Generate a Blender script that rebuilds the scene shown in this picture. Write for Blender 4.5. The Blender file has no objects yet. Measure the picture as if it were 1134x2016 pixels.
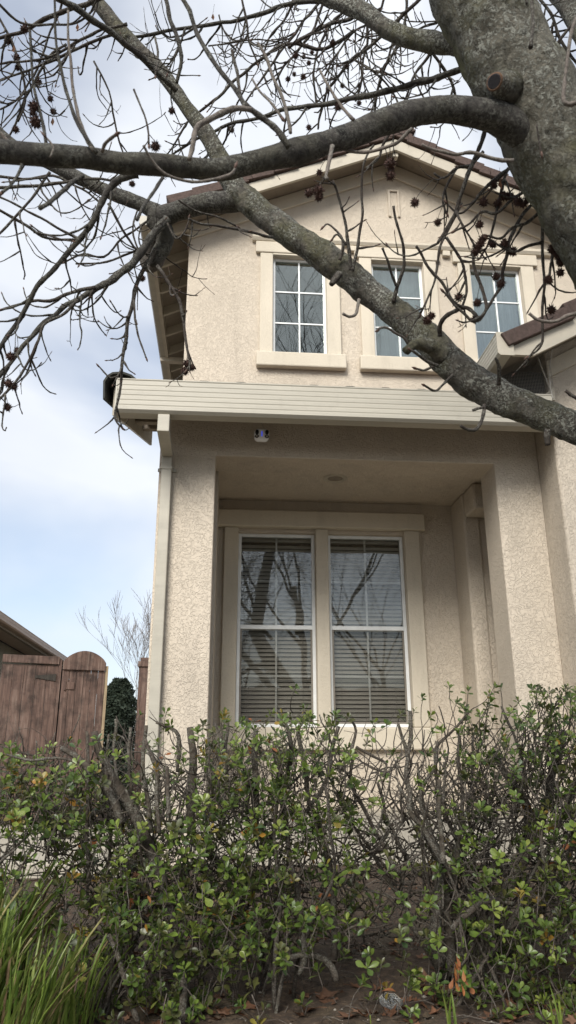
import bpy, math, random
from mathutils import Vector, Matrix, noise
rnd = random.Random(7)
R = math.radians
sc = bpy.context.scene
COL = sc.collection

# ---------------------------------------------------------------- camera
FPX, CX, CY = 1480.0, 567.0, 1008.0            # focal length and centre in photograph pixels
CAM = Vector((0, 0, 0.83))
PITCH, YAW, ROLL = R(18.57), R(4.83), R(0.158)
Fv = Vector((math.sin(YAW)*math.cos(PITCH), math.cos(YAW)*math.cos(PITCH), math.sin(PITCH)))
r0 = Vector((math.cos(YAW), -math.sin(YAW), 0)); d0 = Fv.cross(r0)
Rv = r0*math.cos(ROLL) + d0*math.sin(ROLL)
Dv = -r0*math.sin(ROLL) + d0*math.cos(ROLL)
cam = bpy.data.cameras.new('camera'); camo = bpy.data.objects.new('camera', cam); COL.objects.link(camo)
M = Matrix.Identity(4)
for i in range(3):
    M[i][0] = Rv[i]; M[i][1] = -Dv[i]; M[i][2] = -Fv[i]; M[i][3] = CAM[i]
camo.matrix_world = M
cam.sensor_fit = 'VERTICAL'; cam.sensor_height = 36; cam.lens = FPX/2016*36
cam.clip_start = 0.05; cam.clip_end = 3000
cam.dof.use_dof = True; cam.dof.focus_distance = 6.0; cam.dof.aperture_fstop = 9
sc.camera = camo

def ray(px, py):
    return Rv*((px-CX)/FPX) + Dv*((py-CY)/FPX) + Fv
def atY(px, py, Y):
    d = ray(px, py); return CAM + d*(Y/d.y)
def atc(px, py, c):
    return CAM + ray(px, py)*c

# ---------------------------------------------------------------- sky and sun
SUN_EL, SUN_AZ = R(38), R(200)      # azimuth clockwise from +Y; the sun is behind the camera, a little left
w = bpy.data.worlds.new('World'); sc.world = w; w.use_nodes = True
nt = w.node_tree; nt.nodes.clear()
def N(nt, t, **k):
    n = nt.nodes.new(t)
    for a, b in k.items():
        if a in n.inputs: n.inputs[a].default_value = b
        else: setattr(n, a, b)
    return n
out = N(nt, 'ShaderNodeOutputWorld'); bg = N(nt, 'ShaderNodeBackground'); bg.inputs['Strength'].default_value = 0.1
sky = N(nt, 'ShaderNodeTexSky'); sky.sky_type = 'NISHITA'; sky.sun_disc = False
sky.sun_elevation = SUN_EL; sky.sun_rotation = SUN_AZ; sky.dust_density = 1.5; sky.ozone_density = 1.0
tc = N(nt, 'ShaderNodeTexCoord')
mp = N(nt, 'ShaderNodeMapping'); mp.inputs['Scale'].default_value = (1, 1, 1.8); mp.inputs['Location'].default_value = (0.35, 0.1, 0.95)
nz = N(nt, 'ShaderNodeTexNoise'); nz.inputs['Scale'].default_value = 1.7; nz.inputs['Detail'].default_value = 5; nz.inputs['Roughness'].default_value = 0.48; nz.inputs['Distortion'].default_value = 0.25
cr = N(nt, 'ShaderNodeValToRGB'); cr.color_ramp.elements[0].position = 0.40; cr.color_ramp.elements[1].position = 0.58
cr.color_ramp.elements[0].color = (0.38, 0.38, 0.38, 1); cr.color_ramp.elements[1].color = (0.96, 0.96, 0.96, 1)
nz2 = N(nt, 'ShaderNodeTexNoise'); nz2.inputs['Scale'].default_value = 2.6; nz2.inputs['Detail'].default_value = 4
cr2 = N(nt, 'ShaderNodeValToRGB')
cr2.color_ramp.elements[0].position = 0.3; cr2.color_ramp.elements[1].position = 0.7
cr2.color_ramp.elements[0].color = (2.72, 2.85, 3.08, 1); cr2.color_ramp.elements[1].color = (3.22, 3.33, 3.50, 1)
mx = N(nt, 'ShaderNodeMix'); mx.data_type = 'RGBA'
skm = N(nt, 'ShaderNodeVectorMath'); skm.operation = 'SCALE'; skm.inputs['Scale'].default_value = 0.55
L = nt.links.new
L(tc.outputs['Generated'], mp.inputs['Vector']); L(mp.outputs[0], nz.inputs['Vector']); L(mp.outputs[0], nz2.inputs['Vector'])
L(nz.outputs['Fac'], cr.inputs[0]); L(nz2.outputs['Fac'], cr2.inputs[0])
L(sky.outputs[0], skm.inputs[0])
L(cr.outputs[0], mx.inputs[0]); L(skm.outputs[0], mx.inputs[6]); L(cr2.outputs[0], mx.inputs[7])
L(mx.outputs[2], bg.inputs[0]); L(bg.outputs[0], out.inputs[0])
sun = bpy.data.lights.new('sun', 'SUN'); sun.energy = 1.5; sun.angle = R(28); sun.color = (1.0, 0.955, 0.89)
so = bpy.data.objects.new('sun', sun); COL.objects.link(so)
sd = Vector((math.sin(SUN_AZ)*math.cos(SUN_EL), math.cos(SUN_AZ)*math.cos(SUN_EL), math.sin(SUN_EL)))
so.rotation_euler = sd.to_track_quat('Z', 'Y').to_euler(); so.location = (-5, -10, 15)
sc.view_settings.view_transform = 'Standard'; sc.view_settings.look = 'None'
sc.view_settings.gamma = 1; sc.view_settings.use_curve_mapping = False
sc.view_settings.exposure = 1.72

# ---------------------------------------------------------------- materials
MAT = {}
def newmat(name):
    m = bpy.data.materials.new(name); m.use_nodes = True
    MAT[name] = m
    return m, m.node_tree, m.node_tree.nodes['Principled BSDF']
def coords(nt, kind='pos', scale=(1, 1, 1)):
    if kind == 'pos':
        g = N(nt, 'ShaderNodeNewGeometry'); o = g.outputs['Position']
    else:
        g = N(nt, 'ShaderNodeTexCoord'); o = g.outputs['Object']
    m = N(nt, 'ShaderNodeMapping'); m.inputs['Scale'].default_value = scale
    nt.links.new(o, m.inputs['Vector']); return m.outputs[0]
def noisen(nt, vec, scale, detail=3, rough=0.5, dist=0):
    n = N(nt, 'ShaderNodeTexNoise'); n.inputs['Scale'].default_value = scale; n.inputs['Detail'].default_value = detail
    n.inputs['Roughness'].default_value = rough; n.inputs['Distortion'].default_value = dist
    nt.links.new(vec, n.inputs['Vector']); return n.outputs['Fac']
def ramp(nt, fac, stops):
    r = N(nt, 'ShaderNodeValToRGB'); e = r.color_ramp.elements
    while len(e) < len(stops): e.new(0.5)
    for k, (p, c) in enumerate(stops):
        e[k].position = p; e[k].color = (c[0], c[1], c[2], 1) if isinstance(c, (tuple, list)) else (c, c, c, 1)
    nt.links.new(fac, r.inputs[0]); return r.outputs[0]
def math2(nt, op, a, b):
    m = N(nt, 'ShaderNodeMath'); m.operation = op
    for k, v in enumerate((a, b)):
        if isinstance(v, (int, float)): m.inputs[k].default_value = v
        else: nt.links.new(v, m.inputs[k])
    return m.outputs[0]
def mixc(nt, fac, a, b, mode='MIX'):
    m = N(nt, 'ShaderNodeMix'); m.data_type = 'RGBA'; m.blend_type = mode
    for k, v in ((0, fac), (6, a), (7, b)):
        if isinstance(v, (int, float)): m.inputs[k].default_value = v
        elif isinstance(v, tuple): m.inputs[k].default_value = (*v, 1)
        else: nt.links.new(v, m.inputs[k])
    return m.outputs[2]
def bump(nt, b, h, dist, strength=1.0):
    n = N(nt, 'ShaderNodeBump'); n.inputs['Distance'].default_value = dist; n.inputs['Strength'].default_value = strength
    nt.links.new(h, n.inputs['Height']); nt.links.new(n.outputs[0], b.inputs['Normal'])

def stucco(name, c, coarse=True):
    m, nt, b = newmat(name); v = coords(nt)
    big = noisen(nt, v, 0.9, 4, 0.6); fine = noisen(nt, v, 120, 3, 0.6)
    a = noisen(nt, v, 38 if coarse else 45, 3.5, 0.55, 1.6 if coarse else 0.6)
    # skip-trowel relief: flat patches with ragged edges
    pl = ramp(nt, a, [(0.40, 0), (0.485, 0.75), (0.53, 1.0), (0.62, 0.80)])
    h = math2(nt, 'ADD', math2(nt, 'MULTIPLY', pl, 1.0 if coarse else 0.35), math2(nt, 'MULTIPLY', fine, 0.35))
    bump(nt, b, h, 0.0038 if coarse else 0.003)
    col = ramp(nt, big, [(0.3, tuple(x*0.90 for x in c)), (0.7, tuple(min(1, x*1.06) for x in c))])
    dirt = ramp(nt, noisen(nt, coords(nt, scale=(3.5, 3.5, 0.5)), 1.6, 4, 0.6), [(0.52, 1.0), (0.78, 0.86)])
    col = mixc(nt, 1.0, col, dirt, 'MULTIPLY')
    spk = ramp(nt, a, [(0.36, 0.975), (0.48, 1.0)])
    col = mixc(nt, 1.0, col, spk, 'MULTIPLY')
    nt.links.new(col, b.inputs['Base Color']); b.inputs['Roughness'].default_value = 0.92
    b.inputs['Specular IOR Level'].default_value = 0.25
    return m
stucco('stucco_wall', (0.585, 0.515, 0.418))
stucco('stucco_trim', (0.575, 0.52, 0.42), False)
stucco('stucco_neighbour', (0.30, 0.28, 0.22))

def painted(name, c, rough=0.5, grain=(3, 3, 3), var=0.08, bd=0.0006, dirt=0.12, spec=0.35):
    m, nt, b = newmat(name); v = coords(nt, scale=grain)
    n1 = noisen(nt, v, 2.5, 4, 0.6); n2 = noisen(nt, coords(nt), 9, 5, 0.65)
    col = ramp(nt, n1, [(0.3, tuple(x*(1-var) for x in c)), (0.7, tuple(min(1, x*(1+var)) for x in c))])
    d = ramp(nt, n2, [(0.55, 1.0), (0.8, 1.0-dirt)])
    nt.links.new(mixc(nt, 1.0, col, d, 'MULTIPLY'), b.inputs['Base Color'])
    b.inputs['Roughness'].default_value = rough; b.inputs['Specular IOR Level'].default_value = spec
    bump(nt, b, noisen(nt, v, 40, 3), bd)
    return m
painted('gutter_paint', (0.385, 0.362, 0.30), 0.45, (0.6, 6, 6))
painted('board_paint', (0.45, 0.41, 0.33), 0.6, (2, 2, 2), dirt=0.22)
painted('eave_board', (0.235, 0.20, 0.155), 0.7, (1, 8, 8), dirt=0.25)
painted('window_vinyl', (0.74, 0.76, 0.75), 0.35, dirt=0.05)
painted('concrete', (0.36, 0.33, 0.27), 0.9, (1.5, 1.5, 1.5), 0.12, 0.003, 0.3)
painted('asphalt', (0.05, 0.05, 0.05), 0.9, bd=0.004)
painted('roof_tile', (0.085, 0.058, 0.048), 0.85, (14, 14, 14), 0.3, 0.004, 0.3)
painted('tile_dark', (0.035, 0.036, 0.03), 0.85, (6, 6, 6), 0.4, 0.004, 0.4)
painted('dark_metal', (0.03, 0.03, 0.03), 0.5)
painted('curtain', (0.30, 0.32, 0.38), 0.9, (9, 9, 0.6), 0.25)
painted('wire', (0.20, 0.18, 0.15), 0.5)
painted('grey_cable', (0.42, 0.40, 0.36), 0.5)
painted('slat_paint', (0.54, 0.53, 0.49), 0.55, (0.8, 2, 2), 0.10)
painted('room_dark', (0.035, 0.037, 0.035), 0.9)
painted('white_plastic', (0.80, 0.82, 0.84), 0.22, dirt=0.02, bd=0.0001, spec=0.5)
painted('black_plastic', (0.012, 0.012, 0.014), 0.15, dirt=0.0, bd=0.0001, spec=0.6)
painted('old_fence', (0.045, 0.040, 0.034), 0.9, (14, 14, 1), 0.4, 0.003)
painted('pebble', (0.22, 0.20, 0.17), 0.8, (20, 20, 20), 0.3)

m, nt, b = newmat('led_blue'); b.inputs['Base Color'].default_value = (0.05, 0.08, 0.9, 1)
b.inputs['Emission Color'].default_value = (0.08, 0.12, 1.0, 1); b.inputs['Emission Strength'].default_value = 0.18

def glass(name, refl, tint):
    m = bpy.data.materials.new(name); m.use_nodes = True; MAT[name] = m
    nt = m.node_tree; nt.nodes.clear()
    o = N(nt, 'ShaderNodeOutputMaterial'); t = N(nt, 'ShaderNodeBsdfTransparent'); t.inputs[0].default_value = (*tint, 1)
    g = N(nt, 'ShaderNodeBsdfGlossy'); g.inputs['Roughness'].default_value = 0.012; g.inputs['Color'].default_value = (0.92, 0.96, 0.95, 1)
    lw = N(nt, 'ShaderNodeFresnel'); lw.inputs['IOR'].default_value = 1.5
    f = math2(nt, 'ADD', math2(nt, 'MULTIPLY', lw.outputs[0], 1.2), refl)
    bp = N(nt, 'ShaderNodeBump'); bp.inputs['Distance'].default_value = 0.0012
    nt.links.new(noisen(nt, coords(nt), 2.2, 1), bp.inputs['Height']); nt.links.new(bp.outputs[0], g.inputs['Normal'])
    x = N(nt, 'ShaderNodeMixShader'); nt.links.new(f, x.inputs[0]); nt.links.new(t.outputs[0], x.inputs[1]); nt.links.new(g.outputs[0], x.inputs[2])
    nt.links.new(x.outputs[0], o.inputs[0]); return m
glass('pane_glass', 0.08, (0.80, 0.84, 0.81))
glass('porch_glass', 0.022, (0.86, 0.85, 0.83))
glass('screened_glass', -0.01, (0.80, 0.79, 0.77))

m, nt, b = newmat('clear_plastic'); b.inputs['Base Color'].default_value = (0.55, 0.58, 0.58, 1); b.inputs['Roughness'].default_value = 0.12
b.inputs['Transmission Weight'].default_value = 0.85; b.inputs['IOR'].default_value = 1.3

# weathered red stained wood
m, nt, b = newmat('red_wood'); v = coords(nt, scale=(22, 22, 1.3)); g = noisen(nt, v, 1.6, 5, 0.65, 0.6)
col = ramp(nt, g, [(0.28, (0.046, 0.029, 0.023)), (0.5, (0.110, 0.067, 0.052)), (0.74, (0.205, 0.150, 0.122))])
kn = ramp(nt, noisen(nt, coords(nt), 6, 4, 0.65), [(0.44, 1.0), (0.66, 0.38)])
nt.links.new(mixc(nt, 1.0, col, kn, 'MULTIPLY'), b.inputs['Base Color']); b.inputs['Roughness'].default_value = 0.85
bump(nt, b, g, 0.004)
m, nt, b = newmat('raw_wood_edge'); g = noisen(nt, coords(nt, scale=(20, 20, 2)), 3, 4)
nt.links.new(ramp(nt, g, [(0.3, (0.20, 0.15, 0.09)), (0.7, (0.36, 0.29, 0.19))]), b.inputs['Base Color']); b.inputs['Roughness'].default_value = 0.9

def bark(name, c1, c2, lichen, moss, scale=1.0, bd=0.006):
    m, nt, b = newmat(name); v = coords(nt)
    n1 = noisen(nt, v, 22*scale, 6, 0.68, 0.5); n2 = noisen(nt, v, 5*scale, 3, 0.6); n3 = noisen(nt, v, 60*scale, 5, 0.75, 0.4); n4 = noisen(nt, v, 3.1*scale, 4, 0.6)
    col = ramp(nt, n1, [(0.33, c1), (0.62, c2)])
    lf = math2(nt, 'MULTIPLY', ramp(nt, n3, [(0.49, 0), (0.54, 1)]), ramp(nt, n2, [(0.40, 0.0), (0.56, lichen)]))
    col = mixc(nt, lf, col, (0.34, 0.345, 0.30))
    mf = math2(nt, 'MULTIPLY', ramp(nt, n4, [(0.46, 0), (0.62, moss)]), ramp(nt, n1, [(0.35, 0.3), (0.6, 1)]))
    col = mixc(nt, mf, col, (0.115, 0.118, 0.045))
    nt.links.new(col, b.inputs['Base Color']); b.inputs['Roughness'].default_value = 0.95; b.inputs['Specular IOR Level'].default_value = 0.2
    h = math2(nt, 'ADD', n1, math2(nt, 'MULTIPLY', lf, 0.35)); h = math2(nt, 'ADD', h, math2(nt, 'MULTIPLY', n3, 0.5))
    bump(nt, b, h, bd)
bark('bark_trunk', (0.048, 0.046, 0.037), (0.235, 0.222, 0.180), 1.0, 0.80, 1.5, 0.024)
bark('bark_limb', (0.036, 0.034, 0.030), (0.165, 0.152, 0.128), 1.0, 0.50, 2.2, 0.014)
bark('bark_smooth', (0.024, 0.022, 0.021), (0.075, 0.070, 0.063), 0.3, 0.12, 2.2, 0.006)
bark('bark_twig', (0.022, 0.018, 0.016), (0.066, 0.056, 0.048), 0.35, 0.0, 3.0, 0.003)
bark('bark_grey_twig', (0.07, 0.06, 0.052), (0.19, 0.165, 0.145), 0.3, 0.0, 3.0, 0.003)
bark('hedge_wood', (0.026, 0.021, 0.017), (0.090, 0.074, 0.060), 0.35, 0.1, 3.0, 0.003)
bark('hedge_twig', (0.032, 0.026, 0.022), (0.125, 0.105, 0.088), 0.2, 0.0, 4.0, 0.002)
bark('far_twig', (0.16, 0.145, 0.135), (0.26, 0.24, 0.225), 0.0, 0.0, 1.0, 0.001)
painted('bud', (0.085, 0.048, 0.034), 0.6, (30, 30, 30), 0.3)
painted('seed_ball', (0.042, 0.019, 0.013), 0.75, (60, 60, 60), 0.5)
painted('cut_wood', (0.11, 0.065, 0.04), 0.9, (20, 20, 20), 0.4)

def leafmat(name, stops, rough=0.38, spec=0.5, trans=0.25):
    m, nt, b = newmat(name)
    g = N(nt, 'ShaderNodeNewGeometry'); oi = N(nt, 'ShaderNodeObjectInfo')
    r = math2(nt, 'FRACT', math2(nt, 'ADD', g.outputs['Random Per Island'], oi.outputs['Random']), 0)
    col = ramp(nt, r, stops)
    n = noisen(nt, coords(nt), 60, 3)
    col = mixc(nt, 1.0, col, ramp(nt, n, [(0.3, 0.75), (0.7, 1.12)]), 'MULTIPLY')
    nt.links.new(col, b.inputs['Base Color']); b.inputs['Roughness'].default_value = rough; b.inputs['Specular IOR Level'].default_value = spec
    bump(nt, b, n, 0.001)
    t = N(nt, 'ShaderNodeBsdfTranslucent'); nt.links.new(col, t.inputs['Color'])
    x = N(nt, 'ShaderNodeMixShader'); x.inputs[0].default_value = trans
    o = nt.nodes['Material Output']
    nt.links.new(b.outputs[0], x.inputs[1]); nt.links.new(t.outputs[0], x.inputs[2]); nt.links.new(x.outputs[0], o.inputs[0])
leafmat('leaf_green', [(0.0, (0.048, 0.082, 0.018)), (0.35, (0.088, 0.138, 0.026)), (0.7, (0.135, 0.185, 0.036)), (1.0, (0.050, 0.090, 0.030))])
leafmat('leaf_fresh', [(0.0, (0.105, 0.170, 0.028)), (0.5, (0.165, 0.225, 0.040)), (1.0, (0.22, 0.26, 0.06))])
leafmat('leaf_olive', [(0.0, (0.060, 0.072, 0.022)), (0.5, (0.095, 0.098, 0.030)), (1.0, (0.045, 0.060, 0.025))])
leafmat('leaf_yellow', [(0.0, (0.26, 0.20, 0.035)), (0.4, (0.16, 0.17, 0.04)), (0.7, (0.33, 0.17, 0.03)), (1.0, (0.13, 0.16, 0.04))])
leafmat('leaf_orange', [(0.0, (0.30, 0.105, 0.030)), (0.5, (0.24, 0.10, 0.045)), (1.0, (0.34, 0.15, 0.05))], 0.6, 0.3)
leafmat('leaf_dead', [(0.0, (0.10, 0.052, 0.030)), (0.4, (0.20, 0.100, 0.058)), (0.7, (0.12, 0.070, 0.046)), (1.0, (0.27, 0.155, 0.100))], 0.75, 0.2)
leafmat('blade_green', [(0.0, (0.075, 0.13, 0.022)), (0.5, (0.165, 0.23, 0.042)), (0.80, (0.19, 0.23, 0.06)), (0.86, (0.26, 0.20, 0.10)), (1.0, (0.14, 0.09, 0.05))], 0.42, 0.45)
leafmat('evergreen', [(0.0, (0.022, 0.035, 0.024)), (1.0, (0.045, 0.060, 0.040))], 0.6, 0.3)

m, nt, b = newmat('soil'); v = coords(nt)
n1 = noisen(nt, v, 30, 8, 0.72); n2 = noisen(nt, v, 3, 4, 0.6); n3 = noisen(nt, v, 110, 4, 0.7)
col = ramp(nt, n1, [(0.34, (0.020, 0.013, 0.008)), (0.55, (0.068, 0.045, 0.028)), (0.72, (0.17, 0.120, 0.075))])
lawn = ramp(nt, n2, [(0.5, 0.0), (0.7, 0.5)])
col = mixc(nt, lawn, col, (0.085, 0.072, 0.036))
nt.links.new(col, b.inputs['Base Color']); b.inputs['Roughness'].default_value = 0.95
bump(nt, b, math2(nt, 'ADD', n1, math2(nt, 'MULTIPLY', n3, 0.5)), 0.012)

# ---------------------------------------------------------------- mesh helpers
class MB:
    def __init__(s): s.v = []; s.f = []; s.mi = []
    def add(s, vs, fs, mi=0):
        k = len(s.v); s.v.extend(vs); s.f.extend([tuple(i+k for i in f) for f in fs]); s.mi.extend([mi]*len(fs))
    def box(s, x0, x1, y0, y1, z0, z1, mi=0):
        s.add([(x0,y0,z0),(x1,y0,z0),(x1,y1,z0),(x0,y1,z0),(x0,y0,z1),(x1,y0,z1),(x1,y1,z1),(x0,y1,z1)],
              [(0,3,2,1),(4,5,6,7),(0,1,5,4),(1,2,6,5),(2,3,7,6),(3,0,4,7)], mi)
    def prism(s, poly, axis, a, b, mi=0):
        """poly: (u,v) list; axis 'Y' -> (u,?,v) from Y=a to b; axis 'X' -> (?,u,v)"""
        n = len(poly)
        P = (lambda u, v, t: (u, t, v)) if axis == 'Y' else ((lambda u, v, t: (t, u, v)) if axis == 'X' else (lambda u, v, t: (u, v, t)))
        vs = [P(u, v, a) for u, v in poly] + [P(u, v, b) for u, v in poly]
        fs = [tuple(range(n)), tuple(range(2*n-1, n-1, -1))] + [(i, n+i, n+(i+1) % n, (i+1) % n) for i in range(n)]
        s.add(vs, fs, mi)
    def bar(s, a, b, w, h, up=Vector((0,0,1)), mi=0):
        a = Vector(a); b = Vector(b); d = (b-a).normalized(); x = d.cross(up).normalized(); y = x.cross(d)
        c = [(-w/2,-h/2),(w/2,-h/2),(w/2,h/2),(-w/2,h/2)]
        vs = [tuple(p + x*u + y*v) for p in (a, b) for u, v in c]
        s.add(vs, [(0,1,2,3),(7,6,5,4),(0,4,5,1),(1,5,6,2),(2,6,7,3),(3,7,4,0)], mi)
    def tube(s, pts, rad, n=5, mi=0, cap=True, wob=0.0):
        pts = [Vector(p) for p in pts]; m = len(pts)
        if m < 2: return
        d = (pts[1]-pts[0]).normalized()
        x = d.orthogonal().normalized(); vs = []
        for i, p in enumerate(pts):
            d = (pts[min(i+1, m-1)]-pts[max(i-1, 0)])
            if d.length < 1e-9: d = Vector((0,0,1))
            d.normalize(); x = (x - d*x.dot(d))
            if x.length < 1e-6: x = d.orthogonal()
            x.normalize(); y = d.cross(x)
            for k in range(n):
                a = 2*math.pi*k/n; u = x*math.cos(a)+y*math.sin(a); r = rad[i]
                if wob:
                    q = p+u*r
                    r = r*(1+wob*(noise.noise(q*9)+0.6*noise.noise(q*27)+0.3*noise.noise(q*60)))
                vs.append(tuple(p+u*r))
        fs = [(i*n+k, i*n+(k+1) % n, (i+1)*n+(k+1) % n, (i+1)*n+k) for i in range(m-1) for k in range(n)]
        if cap: fs += [tuple(range(n-1, -1, -1)), tuple(range((m-1)*n, m*n))]
        s.add(vs, fs, mi)
    def mesh(s, name, mats, smooth=False):
        me = bpy.data.meshes.new(name); me.from_pydata([tuple(v) for v in s.v], [], s.f)
        for m in (mats if isinstance(mats, (list, tuple)) else [mats]): me.materials.append(MAT[m])
        if any(s.mi): me.polygons.foreach_set('material_index', s.mi)
        if smooth: me.polygons.foreach_set('use_smooth', [True]*len(s.f))
        me.update(); return me
    def build(s, name, mats, parent=None, smooth=False, bevel=0, seg=2):
        o = bpy.data.objects.new(name, s.mesh(name, mats, smooth)); COL.objects.link(o)
        if parent: o.parent = parent
        if bevel:
            bv = o.modifiers.new('bevel', 'BEVEL'); bv.width = bevel; bv.segments = seg; bv.limit_method = 'ANGLE'; bv.angle_limit = R(35)
        return o
def tag(o, label=None, cat=None, group=None, kind=None):
    if label: o['label'] = label
    if cat: o['category'] = cat
    if group: o['group'] = group
    if kind: o['kind'] = kind
    return o
def empty(name, label, cat, loc=(0,0,0), group=None):
    o = bpy.data.objects.new(name, None); COL.objects.link(o); o.location = loc; o.empty_display_size = 0.1
    return tag(o, label, cat, group)
def inst(name, me, parent=None, mat=None, loc=None):
    o = bpy.data.objects.new(name, me); COL.objects.link(o)
    if parent: o.parent = parent
    if mat is not None: o.matrix_basis = mat
    if loc is not None: o.location = loc
    return o
def box(name, mat, parent, x0, x1, y0, y1, z0, z1, bevel=0, seg=2):
    b = MB(); b.box(x0, x1, y0, y1, z0, z1); return b.build(name, mat, parent, bevel=bevel, seg=seg)
def smoothpath(pts, sub=4):
    """Catmull-Rom through (Vector, r)"""
    out = []; n = len(pts)
    for i in range(n-1):
        p0, p1, p2, p3 = pts[max(i-1,0)], pts[i], pts[i+1], pts[min(i+2,n-1)]
        for k in range(sub):
            t = k/sub
            f = lambda a, b, c, d: 0.5*((2*b) + (c-a)*t + (2*a-5*b+4*c-d)*t*t + (3*b-a-3*c+d)*t*t*t)
            out.append((f(p0[0],p1[0],p2[0],p3[0]), p1[1]+(p2[1]-p1[1])*t))
    out.append(pts[-1]); return out

# ---------------------------------------------------------------- ground, path, street
def gh(x, y):
    if y < 0.6: z = -0.62
    elif y < 2.7: t = (y-0.6)/2.1; z = -0.62+0.60*(t*t*(3-2*t))
    elif y < 5.6: z = -0.02+0.17*(y-2.7)/2.9
    else: z = 0.15
    return z
def ghn(x, y):
    z = gh(x, y)
    if 1.2 < y < 5.4 and abs(x) < 5:
        z += 0.030*noise.noise(Vector((x*3, y*3, 0))) + 0.014*noise.noise(Vector((x*11, y*11, 3))) + 0.006*noise.noise(Vector((x*33, y*33, 5)))
    return z
xs = [-1500,-400,-100,-30,-12,-5] + [-3+0.035*i for i in range(172)] + [5,12,30,100,400,1500]
ys = [-1500,-400,-100,-30,-9.2] + [-9.0,-3,0,0.6] + [1.2+0.035*i for i in range(124)] + [5.7,8,12,30,100,400,1500]
b = MB(); nx = len(xs)
b.v = [(x, y, ghn(x, y)) for y in ys for x in xs]
b.f = [(j*nx+i, j*nx+i+1, (j+1)*nx+i+1, (j+1)*nx+i) for j in range(len(ys)-1) for i in range(nx-1)]
b.mi = [0]*len(b.f)
tag(b.build('ground', 'soil', smooth=True), kind='structure')
tag(box('road', 'asphalt', None, -60, 60, -9, -1.6, -0.9, -0.596), kind='structure')
tag(box('kerb', 'concrete', None, -60, 60, -1.6, -1.4, -0.9, -0.48, 0.02), kind='structure')
tag(box('pavement', 'concrete', None, -60, 60, -1.395, 0.35, -0.9, -0.52, 0.01), kind='structure')
tag(box('path', 'concrete', None, -9, -0.62, 5.45, 8.7, -0.05, 0.235, 0.015), kind='structure')

# ---------------------------------------------------------------- the house
H = empty('house', 'two storey beige stucco house with gabled front, recessed porch and three upper windows', 'house', (1.2, 5.9, 0.15))
Hl = Vector(H.location)
def fix(o):           # keep world coordinates under the house empty
    o.location = -Hl; return o
def hb(name, mat, x0, x1, y0, y1, z0, z1, bevel=0, seg=2):
    return fix(box(name, mat, H, x0, x1, y0, y1, z0, z1, bevel, seg))
def hm(mb, name, mat, bevel=0, smooth=False, seg=2):
    return fix(mb.build(name, mat, H, smooth, bevel, seg))

# lower front wall: a slab with the porch opening
XL, YF, YW, YU = -0.58, 5.90, 7.25, 8.15
OX0, OX1, OZ = -0.113, 2.30, 3.305
def plate(x0, x1, z0, z1, holes, ya, yb, top=None):
    X = sorted({x0, x1} | {h[0] for h in holes} | {h[1] for h in holes}); Z = sorted({z0, z1} | {h[2] for h in holes} | {h[3] for h in holes})
    nX, nZ = len(X), len(Z); b = MB()
    inh = lambda i, j: i < 0 or j < 0 or i >= nX-1 or j >= nZ-1 or any(h[0] <= (X[i]+X[i+1])/2 <= h[1] and h[2] <= (Z[j]+Z[j+1])/2 <= h[3] for h in holes)
    vs = [(x, ya, z) for z in Z for x in X] + [(x, yb, z) for z in Z for x in X]; o = nX*nZ; fs = []
    V = lambda i, j: j*nX+i
    for j in range(nZ-1):
        for i in range(nX-1):
            if inh(i, j): continue
            a, c, d, e = V(i,j), V(i+1,j), V(i+1,j+1), V(i,j+1)
            fs += [(a, c, d, e), (a+o, e+o, d+o, c+o)]
            if inh(i-1, j): fs.append((a, e, e+o, a+o))
            if inh(i+1, j): fs.append((c, c+o, d+o, d))
            if inh(i, j-1): fs.append((a, a+o, c+o, c))
            if inh(i, j+1) and not (top and j == nZ-2): fs.append((e, d, d+o, e+o))
    if top:        # gable on the top edge
        tops = [V(i, nZ-1) for i in range(nX)]; k = len(vs); vs += [(top[0], ya, top[1]), (top[0], yb, top[1])]
        fs.append(tuple(tops[::1]) + (k,)); fs.append(tuple(t+o for t in tops[::-1]) + (k+1,))
        fs += [(tops[0], k, k+1, tops[0]+o), (tops[-1], tops[-1]+o, k+1, k)]
    b.add(vs, fs); return b
hm(plate(XL, 2.70, -0.1, 3.95, [(OX0, OX1, -0.11, OZ)], YF, 6.26), 'front_wall', 'stucco_wall', 0.022, seg=3)
hb('side_wall', 'stucco_wall', XL+0.003, OX0-0.002, 6.262, 8.14, -0.1, 4.2)            # left side of the porch room
hb('porch_wall', 'stucco_wall', OX0-0.001, OX0+0.022, 6.262, YW, 0.44, 3.38)            # inner face left of the porch
# window wall at the back of the porch
hm(plate(OX0-0.05, 4.2, 0.40, 3.39, [(0.115, 0.885, 1.16, 3.05), (1.015, 1.795, 1.16, 3.05)], YW, YW+0.14), 'porch_back_wall', 'stucco_wall')
hb('porch_pier', 'stucco_wall', 2.31, 2.47, 6.85, YW-0.002, 0.44, 3.38, 0.02)              # stub right of the window
hb('porch_side_wall', 'stucco_wall', 2.72, 2.86, 6.262, YW-0.001, 0.40, 3.6, 0.02)
hb('porch_side_wall', 'stucco_wall', 2.472, 2.718, 6.872, 7.16, 0.44, 3.36)
hb('porch_beam', 'stucco_wall', 2.32, 2.718, 6.55, 6.84, 3.12, 3.375, 0.02)
hb('porch_ceiling', 'stucco_wall', OX0-0.04, 2.71, 6.262, YW-0.003, 3.385, 3.5)
hb('porch_floor', 'concrete', OX0-0.1, 4.0, 5.86, YW-0.004, -0.05, 0.44, 0.012)
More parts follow.
